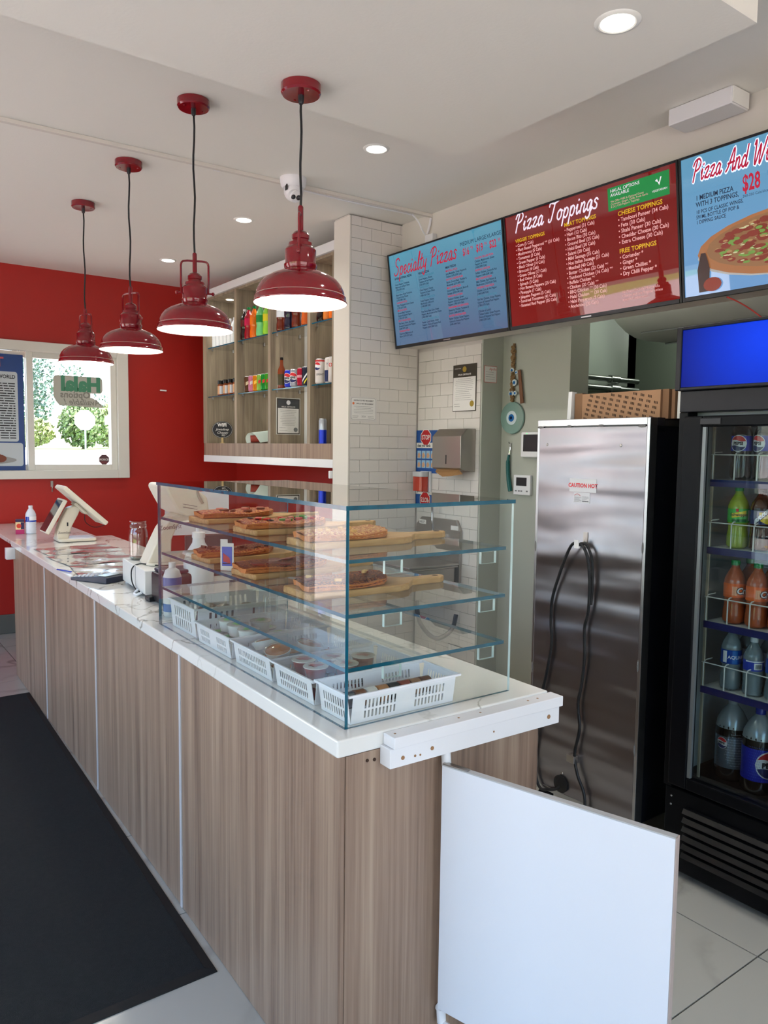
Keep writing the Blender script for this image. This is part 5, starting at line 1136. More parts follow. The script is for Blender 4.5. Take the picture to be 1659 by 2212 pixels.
for (u, v, z) in ((.065, .335, .004), (.065, .27, .004), (.065, .205, .004), (.14, .32, .004), (.145, .25, .004), (.15, .20, .004+.0), (.225, .29, .004), (.23, .22, .004), (.06, .235, .046), (.065, .305, .046), (.14, .215, .046), (.145, .285, .046), (.22, .255, .046)):
    nn_ += 1; cup('dark red dip cup in the second basket, %s layer, %s, %s' % ('upper' if z > .02 else 'lower', 'by the front glass' if u < .1 else 'middle row' if u < .2 else 'back row', 'far end' if v > .29 else 'near end' if v < .235 else 'halfway along'), u, v, z, .032, .036, dipred, lidc, mkred, 'red dip cups in the second basket')
dipw = pm('dip_white', (226, 226, 220), .4); mkg = pm('print_green', (92, 160, 60), .4)
for (u, v, z) in ((.07, .73, .004), (.07, .81, .004), (.07, .89, .004), (.15, .74, .004), (.15, .83, .004), (.23, .77, .004), (.23, .86, .004), (.10, .72, .042), (.095, .79, .044), (.10, .87, .043), (.18, .80, .045)):
    cup('green-lidded white dip cup in the fourth basket, %s layer, %s, %s' % ('upper' if z > .02 else 'lower', 'by the front glass' if u < .12 else 'middle row' if u < .2 else 'back row', 'far end' if v > .85 else 'near end' if v < .78 else 'halfway along'), u, v, z, .034, .034, dipw, lidc, mkg, 'green-lidded dip cups in the fourth basket')
cook = pm('cookie', (176, 112, 60), .7, var=.3, vscale=70)
for i, (u, v, z, tx) in enumerate(((.08, .45, .0, .1), (.08, .54, .0, -.1), (.17, .47, .0, .0), (.17, .57, .0, .1), (.26, .50, .0, 0), (.09, .50, .037, .25), (.10, .60, .035, -.3), (.19, .50, .038, .2))):
    t = thing('cookie_tub', 'film-wrapped cookie tub in the third basket, ' + ('lower front near end', 'lower front far end', 'lower middle near end', 'lower middle far end', 'lower back', 'tilted on top at the near end', 'steeply tilted on top', 'tilted on top at the back')[i], 'tub', GW(u, v, .006 + z), 0, 'wrapped cookie tubs in the third basket'); t.rotation_euler = (tx, tx*.4, i)
    part(t, 'tub', MB().lathe([(.030, 0), (.040, .024), (.038, .024), (.029, .004)], n=24), dipw, True); part(t, 'cookie', MB().lathe([(.034, .014), (.036, .020), (.030, .026), (.012, .029)], n=20), cook, True); part(t, 'film', MB().lathe([(.041, .0245), (.03, .031), (.01, .0325)], n=20, cap=False), cling, True)
for i, (u, v) in enumerate(((.10, 1.05), (.18, 1.10), (.26, 1.08), (.14, 1.14))):
    t = thing('wrapped_bun', 'dark red wrapped packet in the far basket, ' + ('nearest the front glass', 'in the middle', 'at the back', 'at the far end')[i], 'packet', GW(u, v, .046), i, 'wrapped packets in the far basket')
    part(t, 'wrapper', MB().sphere((0, 0, 0), .042, 16, 8, sz=.9), pm('wrap_maroon', (104, 62, 62), .3, coat=.4, var=.3, vscale=20), True)

# ================================================================== THINGS ON THE COUNTER
# customer-facing point of sale, far
def pos_base(t, cx=0):
    part(t, 'base', MB().prism(rrect(-.09, .15, -.11, .11, .03), 0, .018, 'z'), cream_plastic, True, .004)
    part(t, 'base_foot', MB().prism(rrect(-.085, .145, -.105, .105, .03), -.003, 0, 'z'), black_plastic)
t = thing('pos_terminal', 'cream two-screen sales terminal standing at the far end of the counter', 'terminal', (1.315, 5.40, .9185), math.radians(-1.3))
pos_base(t)
neck = [(-.095, .012), (-.02, .012), (.0, .09), (.045, .175), (.06, .215), (.03, .235), (-.02, .22), (-.06, .15), (-.088, .07)]
part(t, 'neck', MB().prism(neck, -.045, .045, 'y'), cream_plastic, True, .008)
part(t, 'side_port', MB().box(-.03, -.02, -.0465, -.045, .10, .125), black_plastic)
text(t, 'ZoomSyst', .022, (-.085, -.0465, .05), navy_plastic, sx=.9)
R1 = Matrix.Translation((.075, 0, .235)) @ Matrix.Rotation(math.radians(43), 4, 'Y')
part(t, 'main_screen', MB().box(-.185, .185, -.13, .13, -.012, .018, R=R1), cream_plastic, bevel=.008); part(t, 'screen_hub', MB().box(-.05, .06, -.05, .05, -.034, -.0125, R=R1), cream_plastic, bevel=.01); part(t, 'display', MB().box(-.17, .17, -.12, .12, .0182, .0195, R=R1), black_plastic)
R2 = Matrix.Translation((-.115, 0, .175)) @ Matrix.Rotation(math.radians(-61), 4, 'Y')
part(t, 'customer_screen', MB().box(-.125, .125, -.095, .095, -.028, .0, R=R2), cream_plastic, bevel=.006); part(t, 'customer_display', MB().box(-.117, .112, -.087, .087, .0002, .0012, R=R2), pm('display_black', (26, 30, 38), .06, coat=.5))
part(t, 'screen_cable', MB().tube(smooth_pts([(.10, .0, .19), (.10, -.0, .12), (.16, .0, .08), (.24, .02, .10), (.2, .04, .16)]), .0025, 6), cord_black, True)
# juice carton, water bottle
t = thing('juice_carton', 'small purple and white juice carton at the far left of the worktop', 'carton', (1.115, 5.99, .914), math.radians(-12))
part(t, 'carton', MB().box(-.028, .028, -.02, .02, 0, .105), pm('carton_cream', (226, 200, 150), .5), bevel=.001); part(t, 'band', MB().box(-.0283, .0283, -.0203, .0203, 0, .034), pm('carton_magenta', (176, 40, 100), .5)); part(t, 'band', MB().box(-.0283, .0283, -.0203, .0203, .088, .1055), pm('carton_plum', (46, 30, 72), .5)); part(t, 'band', MB().box(.006, .0284, -.0204, -.018, .036, .086), pm('carton_plum', (46, 30, 72), .5))
part(t, 'fruit_print', MB().add([(-.006 + .016*math.cos(a*PI/8), -.0206, .06 + .017*math.sin(a*PI/8)) for a in range(16)], [tuple(range(16))]), pm('fruit_red', (204, 56, 34), .5))
wat = cm('water_clear', (212, 216, 226))
t = bottle('half-full water bottle with a blue and white label on the far worktop', 1.185, 5.97, .914, .205, .036, wat, pw, cm('cap_clearwhite', (214, 216, 222)), 'water', 0, 'water_bottle')
part(t, 'label_stripe', MB().lathe([(.0368, .089), (.0368, .099)], n=24, cap=False), cm('stripe_blue', (30, 60, 160))); part(t, 'label_patch', wrap_strip(MB(), .0369, A_-1.4, A_-.5, .098, .126, 0, 6).mesh('p', [cm('stripe_blue', (30, 60, 160))], fix=False), None)
# laminated menus
lam = pm('laminated_sheet', (206, 208, 212), .07, coat=1)
def menu(label, x, y, w_, h_, rz, seed, z=.9152):
    t = thing('laminated_menu', label, 'menu', (x, y, z), rz, 'laminated menus lying on the worktop')
    r = random.Random(seed); N = 9; vs = [(w_*(i/N-.5), h_*(j/N-.5), .0012 + .0026*max(0, math.sin(i*1.3+seed)+math.sin(j*1.1+i*.6))) for i in range(N+1) for j in range(N+1)]
    me = MB().add(vs, [(i*(N+1)+j, (i+1)*(N+1)+j, (i+1)*(N+1)+j+1, i*(N+1)+j+1) for i in range(N) for j in range(N)]).mesh('sheet', [lam], True, fix=False)
    part(t, 'sheet', me, None)
    mats = [pm('menu_red', (164, 70, 66), .1, coat=1), pm('menu_brown', (150, 100, 76), .1, coat=1), pm('menu_ink', (90, 92, 100), .1, coat=1)]
    for k in range(3):
        mb = MB()
        for i in range((5, 5, 26)[k]):
            x0 = r.uniform(-.45, .1)*w_; y0 = r.uniform(-.45, .42)*h_; ww = (.10, .12, .28)[k]*w_; hh = (.05, .05, .006)[k]*h_
            mb.add([(x0, y0, .0072+k*.0003), (x0+ww, y0, .0072+k*.0003), (x0+ww, y0+hh, .0072+k*.0003), (x0, y0+hh, .0072+k*.0003)], [(0,1,2,3)])
        part(t, 'menu_print', mb.mesh('menu_print', [mats[k]], fix=False), None, stuff=True)
menu('glossy laminated menu sheet nearest the calculator', 1.20, 4.02, .40, .40, -.12, 1)
menu('glossy laminated menu sheet in the middle of the row', 1.22, 4.47, .42, .42, .06, 2)
menu('glossy laminated menu sheet nearest the sales terminal', 1.24, 4.90, .44, .36, .03, 3)
# calculator
t = thing('calculator', 'dark blue desk calculator with white keys beside the printer', 'calculator', (1.04, 3.72, .9155), math.radians(-62))
part(t, 'body', MB().prism([(-.13, .0), (.10, .0), (.10, .028), (.07, .034), (-.13, .014)], -.062, .062, 'y'), navy_plastic, bevel=.003)
part(t, 'display', MB().box(.03, .085, -.05, .05, .032, .0345, R=Matrix.Rotation(0, 4, 'Y')), pm('lcd', (120, 130, 120), .2))
km = MB().box(-.008, .008, -.007, .007, 0, .004).mesh('key', [pm('key_white', (206, 206, 210), .5)])
for i in range(5):
    for j in range(4): part(t, 'key', km, None, loc=(-.115 + i*.026, -.044 + j*.029, .0155 + i*.0026), rot=(0, math.radians(-5.7), 0))
o = tag(part(None, 'pen', MB().lathe([(.0005, 0), (.004, .012), (.004, .13), (.003, .135)], n=10, R=Matrix.Rotation(PI/2, 4, 'Y')), capn, True, loc=(.985, 4.02, .920), rot=(0, 0, 1.9)), 'dark blue pen lying on the worktop edge before the menus', 'pen')
# cash box / printer with second terminal, jar
t = thing('printer_box', 'white boxy label printer with looped cable on the worktop', 'printer', (1.075, 3.195, .9155), math.radians(-5))
part(t, 'housing', MB().box(0, .15, 0, .42, .012, .115), pm('printer_white', (208, 208, 206), .45), bevel=.004)
part(t, 'seam', MB().box(-.0006, 0, .16, .163, .013, .114), ink_grey)
for x in (.02, .13):
    for y in (.02, .40): part(t, 'foot', MB().lathe([(.012, -.0003), (.012, .0115)], c=(x, y, 0), n=12), white_plastic)
part(t, 'foot_guard', MB().tube(smooth_pts([(-.004, .10, .02), (-.02, .10, .004), (-.02, .06, .004), (.0, .05, .014)]), .006, 8), white_plastic, True)
part(t, 'cable', MB().tube(smooth_pts([(.06, .13, .119), (.02, .17, .121), (-.008, .19, .10), (-.013, .18, .05), (-.01, .13, .02), (0.0, .09, .012)]), .003, 8).tube(smooth_pts([(.06, .13, .119), (.09, .08, .12), (.14, .04, .119), (.17, .03, .06)]), .003, 8), cord_black, True)
t = thing('receipt_printer', 'black receipt printer tucked between the white printer and the glass case', 'printer', (1.075, 2.985, .9155), math.radians(-2))
part(t, 'housing', MB().box(.0, .15, .0, .15, .0, .125), black_plastic, bevel=.012); part(t, 'cover', MB().box(.01, .14, .012, .138, .1255, .14), navy_plastic, bevel=.006); part(t, 'foot', MB().box(-.02, .03, .11, .17, 0, .02), black_plastic, bevel=.004)
t = thing('mason_jar', 'empty ribbed glass mason jar standing on the white printer', 'jar', (1.165, 3.54, 1.031))
jp = [(.036, 0), (.041, .006), (.043, .02), (.043, .118), (.040, .135), (.036, .146), (.036, .150), (.039, .153), (.036, .157), (.039, .161), (.036, .165), (.036, .176), (.038, .178), (.036, .180)]
part(t, 'body', MB().lathe(jp, n=28, cap=False).lathe([(r-.004, z) for r, z in reversed(jp)], n=28, cap=False), jar_glass, True)
part(t, 'glass_bottom', MB().lathe([(.034, .001), (.036, .010), (.02, .012)], n=24), cm('jar_bottom', (150, 160, 150), trans=.6), True)
rb = MB()
for k in range(6):
    a = k*PI/3 + .3; rb.tube([(.0435*math.cos(a), .0435*math.sin(a), .03), (.0435*math.cos(a), .0435*math.sin(a), .11)], .002, 6)
part(t, 'raised_rib', rb, jar_glass, True, stuff=True)
t = thing('pos_terminal', 'larger cream sales terminal seen through the far end of the glass case', 'terminal', (1.195, 3.38, 1.0315), math.radians(-3))
part(t, 'stand', MB().prism([(-.065, 0), (-.03, .08), (.01, .16), (.055, .215), (.12, .235), (.17, .225), (.12, .20), (.075, .17), (.05, .11), (.045, .0)], -.06, .06, 'y'), cream_plastic, True, .006)
part(t, 'base', MB().prism(rrect(-.06, .12, -.09, .09, .03), -.0, .012, 'z'), cream_plastic, True, .003)
text(t, 'ZoomSyst', .028, (-.005, -.0612, .155), navy_plastic, right=(1, 0, .12), sx=.85)
sc2 = [(.0, .345), (.01, .362), (.12, .355), (.19, .30), (.20, .22), (.10, .215), (.055, .24), (.025, .295)]
part(t, 'screen_back', MB().prism([(a+.0, b) for a, b in sc2], -.14, .14, 'y'), cream_plastic, True, .01)
part(t, 'vent_slot', MB().tube([(.075, -.1415, .275), (.14, -.1415, .262)], .0012, 6), ink_grey); part(t, 'vent_slot', MB().tube([(.075, -.1415, .262), (.14, -.1415, .249)], .0012, 6), ink_grey)
part(t, 'card_reader', MB().tube(smooth_pts([(.14, -.143, .345), (.145, -.143, .31), (.165, -.143, .275)]), .006, 8), pm('reader_grey', (150, 146, 132), .5), True)
# sanitiser bottles
t = thing('sanitizer_bottle', 'white bottle with blue label wedged beside the case end', 'bottle', (1.048, 2.80, .9155), -.3)
part(t, 'body', MB().lathe([(.03, 0), (.034, .006), (.034, .15), (.026, .175), (.012, .185)], n=24), white_plastic, True); part(t, 'label', MB().lathe([(.0345, .03), (.0345, .145)], n=24, cap=False), paper, True); part(t, 'label_band', MB().lathe([(.035, .105), (.035, .15)], n=24, cap=False), cm('san_blue', (34, 100, 170)), True); part(t, 'label_band', MB().lathe([(.035, .02), (.035, .05)], n=24, cap=False), cm('san_blue', (34, 100, 170)), True); part(t, 'cap', MB().lathe([(.013, .185), (.013, .205)], n=14), white_plastic, True)
t = thing('pump_bottle', 'big white pump bottle of hand sanitizer behind the glass case', 'bottle', (1.245, 3.02, .9155), -.8)
part(t, 'body', MB().lathe([(.055, 0), (.062, .01), (.062, .17), (.045, .215), (.026, .245), (.024, .265)], n=28), pm('hdpe', (214, 220, 224), .4), True); part(t, 'collar', MB().lathe([(.027, .265), (.027, .288), (.012, .292)], n=20), white_plastic, True); part(t, 'pump', MB().tube([(0, 0, .29), (0, 0, .325)], .011, 12).tube(smooth_pts([(0, 0, .325), (-.02, -.01, .335), (-.06, -.02, .32)]), .010, 10), white_plastic, True)
t = thing('notice_board', 'large white notice sheet standing behind the glass case', 'sheet', (1.53, 3.62, .9155), math.radians(-8))
part(t, 'sheet', MB().box(-.20, .12, 0, .004, .205, .42), pm('sheet_white', (206, 208, 214), .4)); part(t, 'stand', MB().box(-.10, .14, .0045, .03, 0, .2), black_plastic, bevel=.004); part(t, 'pink_print', MB().prism(rrect(-.08, .06, .25, .31, .02), -.0008, 0, 'y'), pm('print_pink', (206, 176, 180), .5)); part(t, 'foot', MB().box(-.12, .16, -.06, .10, 0, .008), black_plastic, bevel=.003)

# ================================================================== HEATED CABINET (front looks to -x)
t = thing('heated_cabinet', 'tall brushed-aluminium heated holding cabinet with CAUTION HOT label', 'cabinet', (2.46, 2.27, 0), -PI/2)
HW = .552; HD = .62
dark_side = pm('dark_side_panel', (16, 18, 26), .3, coat=.2)
part(t, 'back_sheet', MB().box(.012, HW-.014, .0, .004, .12, 1.655), brushed)
part(t, 'body', MB().box(.004, HW-.05, .0045, HD, .105, 1.66), dark_side)
part(t, 'side_glass', MB().box(HW-.049, HW-.006, .045, HD, .12, 1.65), dark_side)
part(t, 'corner_post', MB().box(HW-.0135, HW, -.001, .044, .1, 1.688), aluminium, bevel=.002)
part(t, 'corner_post', MB().box(0, .0115, -.001, .02, .1, 1.66), aluminium, bevel=.001)
part(t, 'corner_cap', MB().box(HW-.0495, HW, .0445, .09, 1.66, 1.688), pm('cap_dark', (58, 56, 62), .35, .6))
part(t, 'top_rail', MB().box(0, HW-.0137, -.001, .04, 1.6605, 1.688), aluminium, bevel=.0015)
part(t, 'top_lid', MB().box(.002, HW-.051, .041, HD, 1.6605, 1.686), aluminium)
part(t, 'bottom_rail', MB().box(0.012, HW-.0137, -.001, .03, .1, .1195), aluminium, bevel=.001)
for x, y in ((.05, .06), (HW-.08, .06), (.05, HD-.06), (HW-.08, HD-.06)):
    c = part(t, 'caster', MB().lathe([(.04, -.012), (.042, 0), (.04, .012)], n=20, R=Matrix.Translation((x, y, .043)) @ Matrix.Rotation(PI/2, 4, 'Y')), black_rubber, True); part(c, 'caster_fork', MB().box(x-.022, x+.022, y-.02, y+.02, .086, .104), aluminium)
weld = pm('weld', (150, 150, 150), .5, .9, bump=1, bscale=300)
for x, z, a in ((.016, 1.658, .03), (.17, 1.660, .022), (.33, 1.660, .024), (HW-.035, 1.655, .03), (HW-.012, 1.2, .008), (HW-.012, .75, .008), (HW-.012, .42, .008), (.006, 1.15, .006), (.006, .62, .006)):
    v_ = a < .01
    part(t, 'weld_bead', MB().sphere((0, 0, 0), .010, 10, 6).mesh('weld', [weld], True), None, loc=(x, -.001, z)).scale = ((a*60 if not v_ else .5), .18, (.5 if not v_ else 2.4))
for x, z in ((.055, 1.585), (.425, 1.583), (.19, .205)): part(t, 'rivet', MB().lathe([(.006, 0), (.005, .002), (.002, .003)], n=10, R=Matrix.Translation((x, 0, z)) @ Matrix.Rotation(PI/2, 4, 'X')), steel, True)
part(t, 'caution_label', MB().box(.182, .317, -.0012, 0, 1.395, 1.449), pm('label_grey', (206, 206, 210), .35)); text(t, 'CAUTION HOT', .0225, (.2495, -.0018, 1.414), prd, 'CENTER', bold=.0009, sx=.93)
part(t, 'maker_plate', MB().box(.206, .287, -.0012, 0, 1.352, 1.393), MATS['label_grey']); fakelines(t, .21, .245, 1.356, 1.372, 5, ink_grey, -.0018, .0012, 31); fakelines(t, .25, .283, 1.366, 1.376, 3, ink_grey, -.0018, .0012, 32)
bc = MB()
for i in range(12): bc.box(.25+i*.0026, .2512+i*.0026, -.0017, -.0013, 1.356, 1.361)
part(t, 'barcode', bc, ink, stuff=True); part(t, 'maker_mark', MB().tube(smooth_pts([(.21, -.002, 1.381), (.225, -.002, 1.387), (.24, -.002, 1.38)]), .001, 5), pm('mark_red', (190, 60, 60), .5))
# cord with its hooks
t = thing('power_cord', 'black power cord looped over a hook on the heated cabinet', 'cord', (2.46, 2.27, 0), -PI/2)
part(t, 'cord', MB().tube(smooth_pts([(.265, -.028, 1.187), (.235, -.034, 1.185), (.20, -.03, 1.13), (.16, -.02, 1.05), (.120, -.014, .94), (.115, -.012, .84), (.122, -.012, .75), (.10, -.012, .62), (.072, -.012, .50), (.060, -.012, .36), (.045, -.013, .25), (.058, -.014, .15), (.085, -.014, .105), (.13, -.014, .115), (.175, -.014, .135), (.19, -.005, .155)], 6), .0062, 8), cord_black, True)
part(t, 'cord', MB().tube(smooth_pts([(.265, -.028, 1.187), (.29, -.034, 1.18), (.312, -.03, 1.13), (.318, -.022, 1.03), (.312, -.018, .92), (.295, -.016, .85), (.300, -.016, .74), (.290, -.016, .62), (.275, -.016, .53), (.287, -.016, .43), (.268, -.018, .32), (.285, -.018, .24), (.325, -.018, .16), (.33, -.018, .04), (.33, -.018, .012)], 6), .0062, 8), cord_black, True)
part(t, 'cord', MB().tube(smooth_pts([(.265, -.022, 1.190), (.295, -.02, 1.186), (.322, -.018, 1.13), (.328, -.018, 1.03), (.322, -.014, .95)], 6), .0055, 8), cord_black, True)
part(t, 'grommet', MB().lathe([(.036, 0), (.037, .008), (.03, .012)], n=28, R=Matrix.Translation((.19, -.0005, .16)) @ Matrix.Rotation(PI/2, 4, 'X')), black_rubber, True)
part(t, 'hook_plate', MB().box(.262, .284, -.003, -.0008, 1.175, 1.235), steel); part(t, 'hook_arm', MB().box(.252, .274, -.042, -.003, 1.172, 1.18).box(.252, .274, -.045, -.042, 1.172, 1.205), white_plastic); part(t, 'clip', MB().box(.235, .275, -.03, -.001, .28, .31), steel, bevel=.002)
# cardboard stacked on top
card = pm('cardboard', (166, 128, 98), .8, var=.08, vscale=5); card2 = pm('cardboard_dark', (132, 98, 72), .85)
slotm = pm('carton_slot', (66, 48, 38), .9)
t = thing('pizza_box_bundle', 'bundle of flat pizza boxes with dark slotted edges on the heated cabinet', 'box', (2.62, 2.19, 1.689), -PI/2)
part(t, 'bundle', MB().box(.02, .40, 0, .4, .0, .112), card); part(t, 'bundle_side', MB().box(-.02, .0195, .0, .35, .0, .116), card2)
sm = MB()
for i in range(-14, 22):
    for j in range(-2, 12):
        x = .03 + i*.034 + j*.006; z = .004 + j*.019 - i*.0065
        if .024 < x < .378 and .002 < z < .100:
            for q in range(3): sm.box(x+q*.0062, x+q*.0062+.0036, -.0008, 0, z-.0016*q, z+.010-.0016*q)
part(t, 'edge_slots', sm, slotm, stuff=True)
part(t, 'end_flap', MB().box(.402, .43, .01, .3, 0, .113).box(.436, .45, .02, .3, 0, .112), card2); part(t, 'end_flap', MB().box(.455, .47, .03, .3, 0, .115), paper)
t = thing('carton', 'orange-brown carton end between the pizza boxes and the drinks cooler', 'box', (2.66, 1.715, 1.689), -PI/2)
part(t, 'carton', MB().box(0, .04, 0, .3, 0, .114), pm('carton_orange', (176, 104, 40), .7), bevel=.001)
o = tag(part(None, 'white_board', MB().box(0, .03, 0, .02, 0, .125), white_lam, bevel=.001, loc=(2.60, 2.215, 1.689), rot=(0, math.radians(3), 0)), 'narrow white board standing on the back corner of the heated cabinet', 'board')

# ================================================================== DRINKS COOLER
CX = 2.46
t = thing('drinks_cooler', 'tall black glass-door drinks cooler with a blue lit header', 'cooler', (CX, 1.60, 0), -PI/2)
ck = pm('cooler_black', (7, 8, 12), .38, spec=.16); cg = pm('cooler_grey', (26, 26, 32), .38, spec=.3)
CWD = .76; CDP = .70
part(t, 'side_panel', MB().box(0, .02, .055, CDP, .03, 1.99), ck, bevel=.002); part(t, 'side_panel', MB().box(CWD-.02, CWD, .055, CDP, .03, 1.99), ck)
part(t, 'back_panel', MB().box(.0205, CWD-.0205, CDP-.03, CDP, .03, 1.99), pm('cooler_inner', (150, 158, 164), .35)); part(t, 'roof', MB().box(.0205, CWD-.0205, .055, CDP-.031, 1.90, 1.99), ck)
part(t, 'inner_wall', MB().box(.0205, .03, .06, CDP-.031, .38, 1.66), MATS['cooler_inner']); part(t, 'inner_ceiling', MB().box(.031, CWD-.021, .06, CDP-.031, 1.665, 1.70), MATS['cooler_inner'])
part(t, 'inner_floor', MB().box(.0205, CWD-.0205, .06, CDP-.031, .30, .38), ck)
part(t, 'front_post', MB().box(-.002, .032, -.0, .054, .34, 1.70), ck, bevel=.003); part(t, 'head_rail', MB().box(-.002, CWD, .0, .054, 1.7005, 1.775), cg, bevel=.003)
dr = part(t, 'door', MB().box(.034, .105, -.03, .02, .362, 1.685).box(.105, CWD-.01, -.03, .02, 1.648, 1.685).box(.105, CWD-.01, -.03, .02, .362, .405), ck, bevel=.005)
part(dr, 'door_pane', MB().box(.106, CWD-.06, -.012, -.004, .406, 1.647), cool_glass); part(dr, 'door_gasket', MB().box(.1055, .118, -.024, -.013, .406, 1.647), pm('gasket', (120, 126, 128), .3, .4))
part(dr, 'pull_plate', MB().box(.10, .175, -.034, -.0305, 1.655, 1.677), black_plastic, bevel=.002)
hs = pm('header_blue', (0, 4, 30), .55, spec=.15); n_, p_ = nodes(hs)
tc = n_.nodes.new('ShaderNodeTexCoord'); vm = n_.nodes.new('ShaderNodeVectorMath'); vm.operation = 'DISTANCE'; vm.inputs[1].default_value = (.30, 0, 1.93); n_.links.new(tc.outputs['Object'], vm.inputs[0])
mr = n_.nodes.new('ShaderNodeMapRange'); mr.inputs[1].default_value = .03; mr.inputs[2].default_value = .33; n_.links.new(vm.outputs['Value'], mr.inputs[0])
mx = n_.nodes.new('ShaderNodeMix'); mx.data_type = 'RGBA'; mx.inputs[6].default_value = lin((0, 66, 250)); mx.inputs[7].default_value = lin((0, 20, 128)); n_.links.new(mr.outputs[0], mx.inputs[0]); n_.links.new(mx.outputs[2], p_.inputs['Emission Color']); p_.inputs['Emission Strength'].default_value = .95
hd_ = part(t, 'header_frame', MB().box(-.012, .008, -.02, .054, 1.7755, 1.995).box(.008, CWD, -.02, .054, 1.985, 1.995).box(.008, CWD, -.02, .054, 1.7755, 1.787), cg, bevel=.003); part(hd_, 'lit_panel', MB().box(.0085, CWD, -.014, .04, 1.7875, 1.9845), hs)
gr = part(t, 'lower_grille', MB().box(0, CWD, .012, .05, .03, .335), ck, bevel=.004)
for i in range(6):
    z = .262 - i*.033
    part(gr, 'louvre', MB().prism([(-.014, z), (.012, z+.004), (.012, z+.018), (-.002, z+.016)], .085, CWD-.05, 'x'), pm('louvre_grey', (18, 19, 22), .3, spec=.35), bevel=.001)
for x, z in ((.026, .30), (.025, .268)): part(gr, 'screw', MB().lathe([(.004, 0), (.003, .002)], n=8, R=Matrix.Translation((x, .012, z)) @ Matrix.Rotation(PI/2, 4, 'X')), aluminium)
part(t, 'base_foot', MB().box(.02, CWD-.02, .06, CDP-.05, 0, .0295), black_rubber)
wire_m = pm('wire_white', (206, 204, 200), .4); strip_m = pm('shelf_strip', (34, 36, 92), .3)
SZ = (1.468, 1.230, .965, .728)
part(t, 'shelf_standard', MB().box(.096, .104, .055, .062, .385, 1.66), pm('standard_cream', (180, 170, 150), .4, .3))
for si, z in enumerate(SZ):
    sh = part(t, 'wire_shelf', MB().box(.10, CWD-.06, .062, .55, z-.006, z-.002), wire_m)
    part(sh, 'price_strip', MB().box(.096, CWD-.05, .052, .058, z-.026, z-.002), strip_m)
    g = MB().tube([(.095, .055, z+.085), (CWD-.06, .055, z+.085)], .0022, 6)
    for k in range(9):
        x = .102 + k*.0795; g.tube([(x, .055, z), (x, .055, z+.085), (x+.003, .062, z+.092), (x+.006, .10, z+.094)], .0024, 6)
    part(sh, 'wire_guard', g, wire_m, True)
# cooler lamp (a strip light inside the header side)
cl = bpy.data.lights.new('cooler_strip', 'AREA'); cl.shape = 'RECTANGLE'; cl.size = .02; cl.size_y = 1.1; cl.energy = .6; cl.color = (.85, .93, 1)
ob = bpy.data.objects.new('cooler_strip', cl); COL.objects.link(ob); ob.location = (2.54, 1.02, 1.0); ob.rotation_euler = Vector((.25, .8, 0)).to_track_quat('-Z', 'Y').to_euler()
# bottles in the cooler; y runs towards the camera side
pcol = cm('cooler_cola', (20, 16, 14), coat=.6); plime = cm('cooler_lime', (150, 170, 60), coat=.6); ptea = cm('cooler_tea', (60, 26, 14), coat=.6); por = cm('cooler_orange', (170, 78, 40), coat=.6, var=.15, vscale=12)
pwt = cm('cooler_water', (150, 168, 176), trans=.5, coat=.6)
pepb = cm('label_cola_blue', (26, 40, 170)); schg = cm('label_lemonlime', (60, 176, 70)); brl = cm('label_navy', (24, 44, 96)); crl = cm('label_orange_soda', (226, 96, 30)); aql = cm('label_deep_blue', (10, 60, 150)); dtl = cm('label_diet', (120, 128, 140), metal=.5)
capgr = cm('cap_greenish', (36, 140, 70)); capgy = cm('cap_grey', (150, 156, 160)); silver_top = cm('shoulder_silver', (160, 168, 172), metal=.3)
BX = 2.565
VC = math.radians(-38)
def yb(k): return 1.424 - .081*k
def d_pep(a, s=.027):
    return lambda t, R, z0, z1: roundel(t, R, A_ + a, (z0+z1)/2, s)
def patch(t, R, a0, a1, z0, z1, mat, n=6): part(t, 'label_patch', wrap_strip(MB(), R, a0, a1, z0, z1, 0, n).mesh('patch', [mat], fix=False), None)
def bars(t, R, a0, a1, z0, z1, n, mat=ink):
    m = MB()
    for i in range(n): wrap_strip(m, R, a0+(a1-a0)*i/n, a0+(a1-a0)*(i+.55)/n, z0, z1, 0, 1)
    part(t, 'barcode', m.mesh('barcode', [mat], fix=False), None, stuff=True)
names = ('leftmost', 'second from left', 'third from left', 'fourth from left')
for k in range(4):
    def dc(t, R, z0, z1, k=k):
        if k == 0: roundel(t, R, A_ - .75, (z0+z1)/2, .026)
        elif k == 1: patch(t, R, A_ + .0, A_ + .9, z0+.003, z1-.003, cm('nutri', (200, 202, 206))); roundel(t, R, A_ - 1.2, (z0+z1)/2, .026); part(t, 'nutrition_print', wrap_strip(wrap_strip(MB(), R+.0004, A_+.1, A_+.8, z0+.035, z0+.037), R+.0004, A_+.1, A_+.8, z0+.025, z0+.027).mesh('np', [ink_grey], fix=False), None, stuff=True)
        else: roundel(t, R, A_ - .55, (z0+z1)/2, .026)
    bottle('blue-label cola bottle on the top cooler shelf, ' + names[k], BX, yb(k), SZ[0], .235, .0355, pcol, pepb, cm('cap_cobalt', (30, 50, 170)), rz=VC, group='cola bottles on the top cooler shelf', deco=dc)
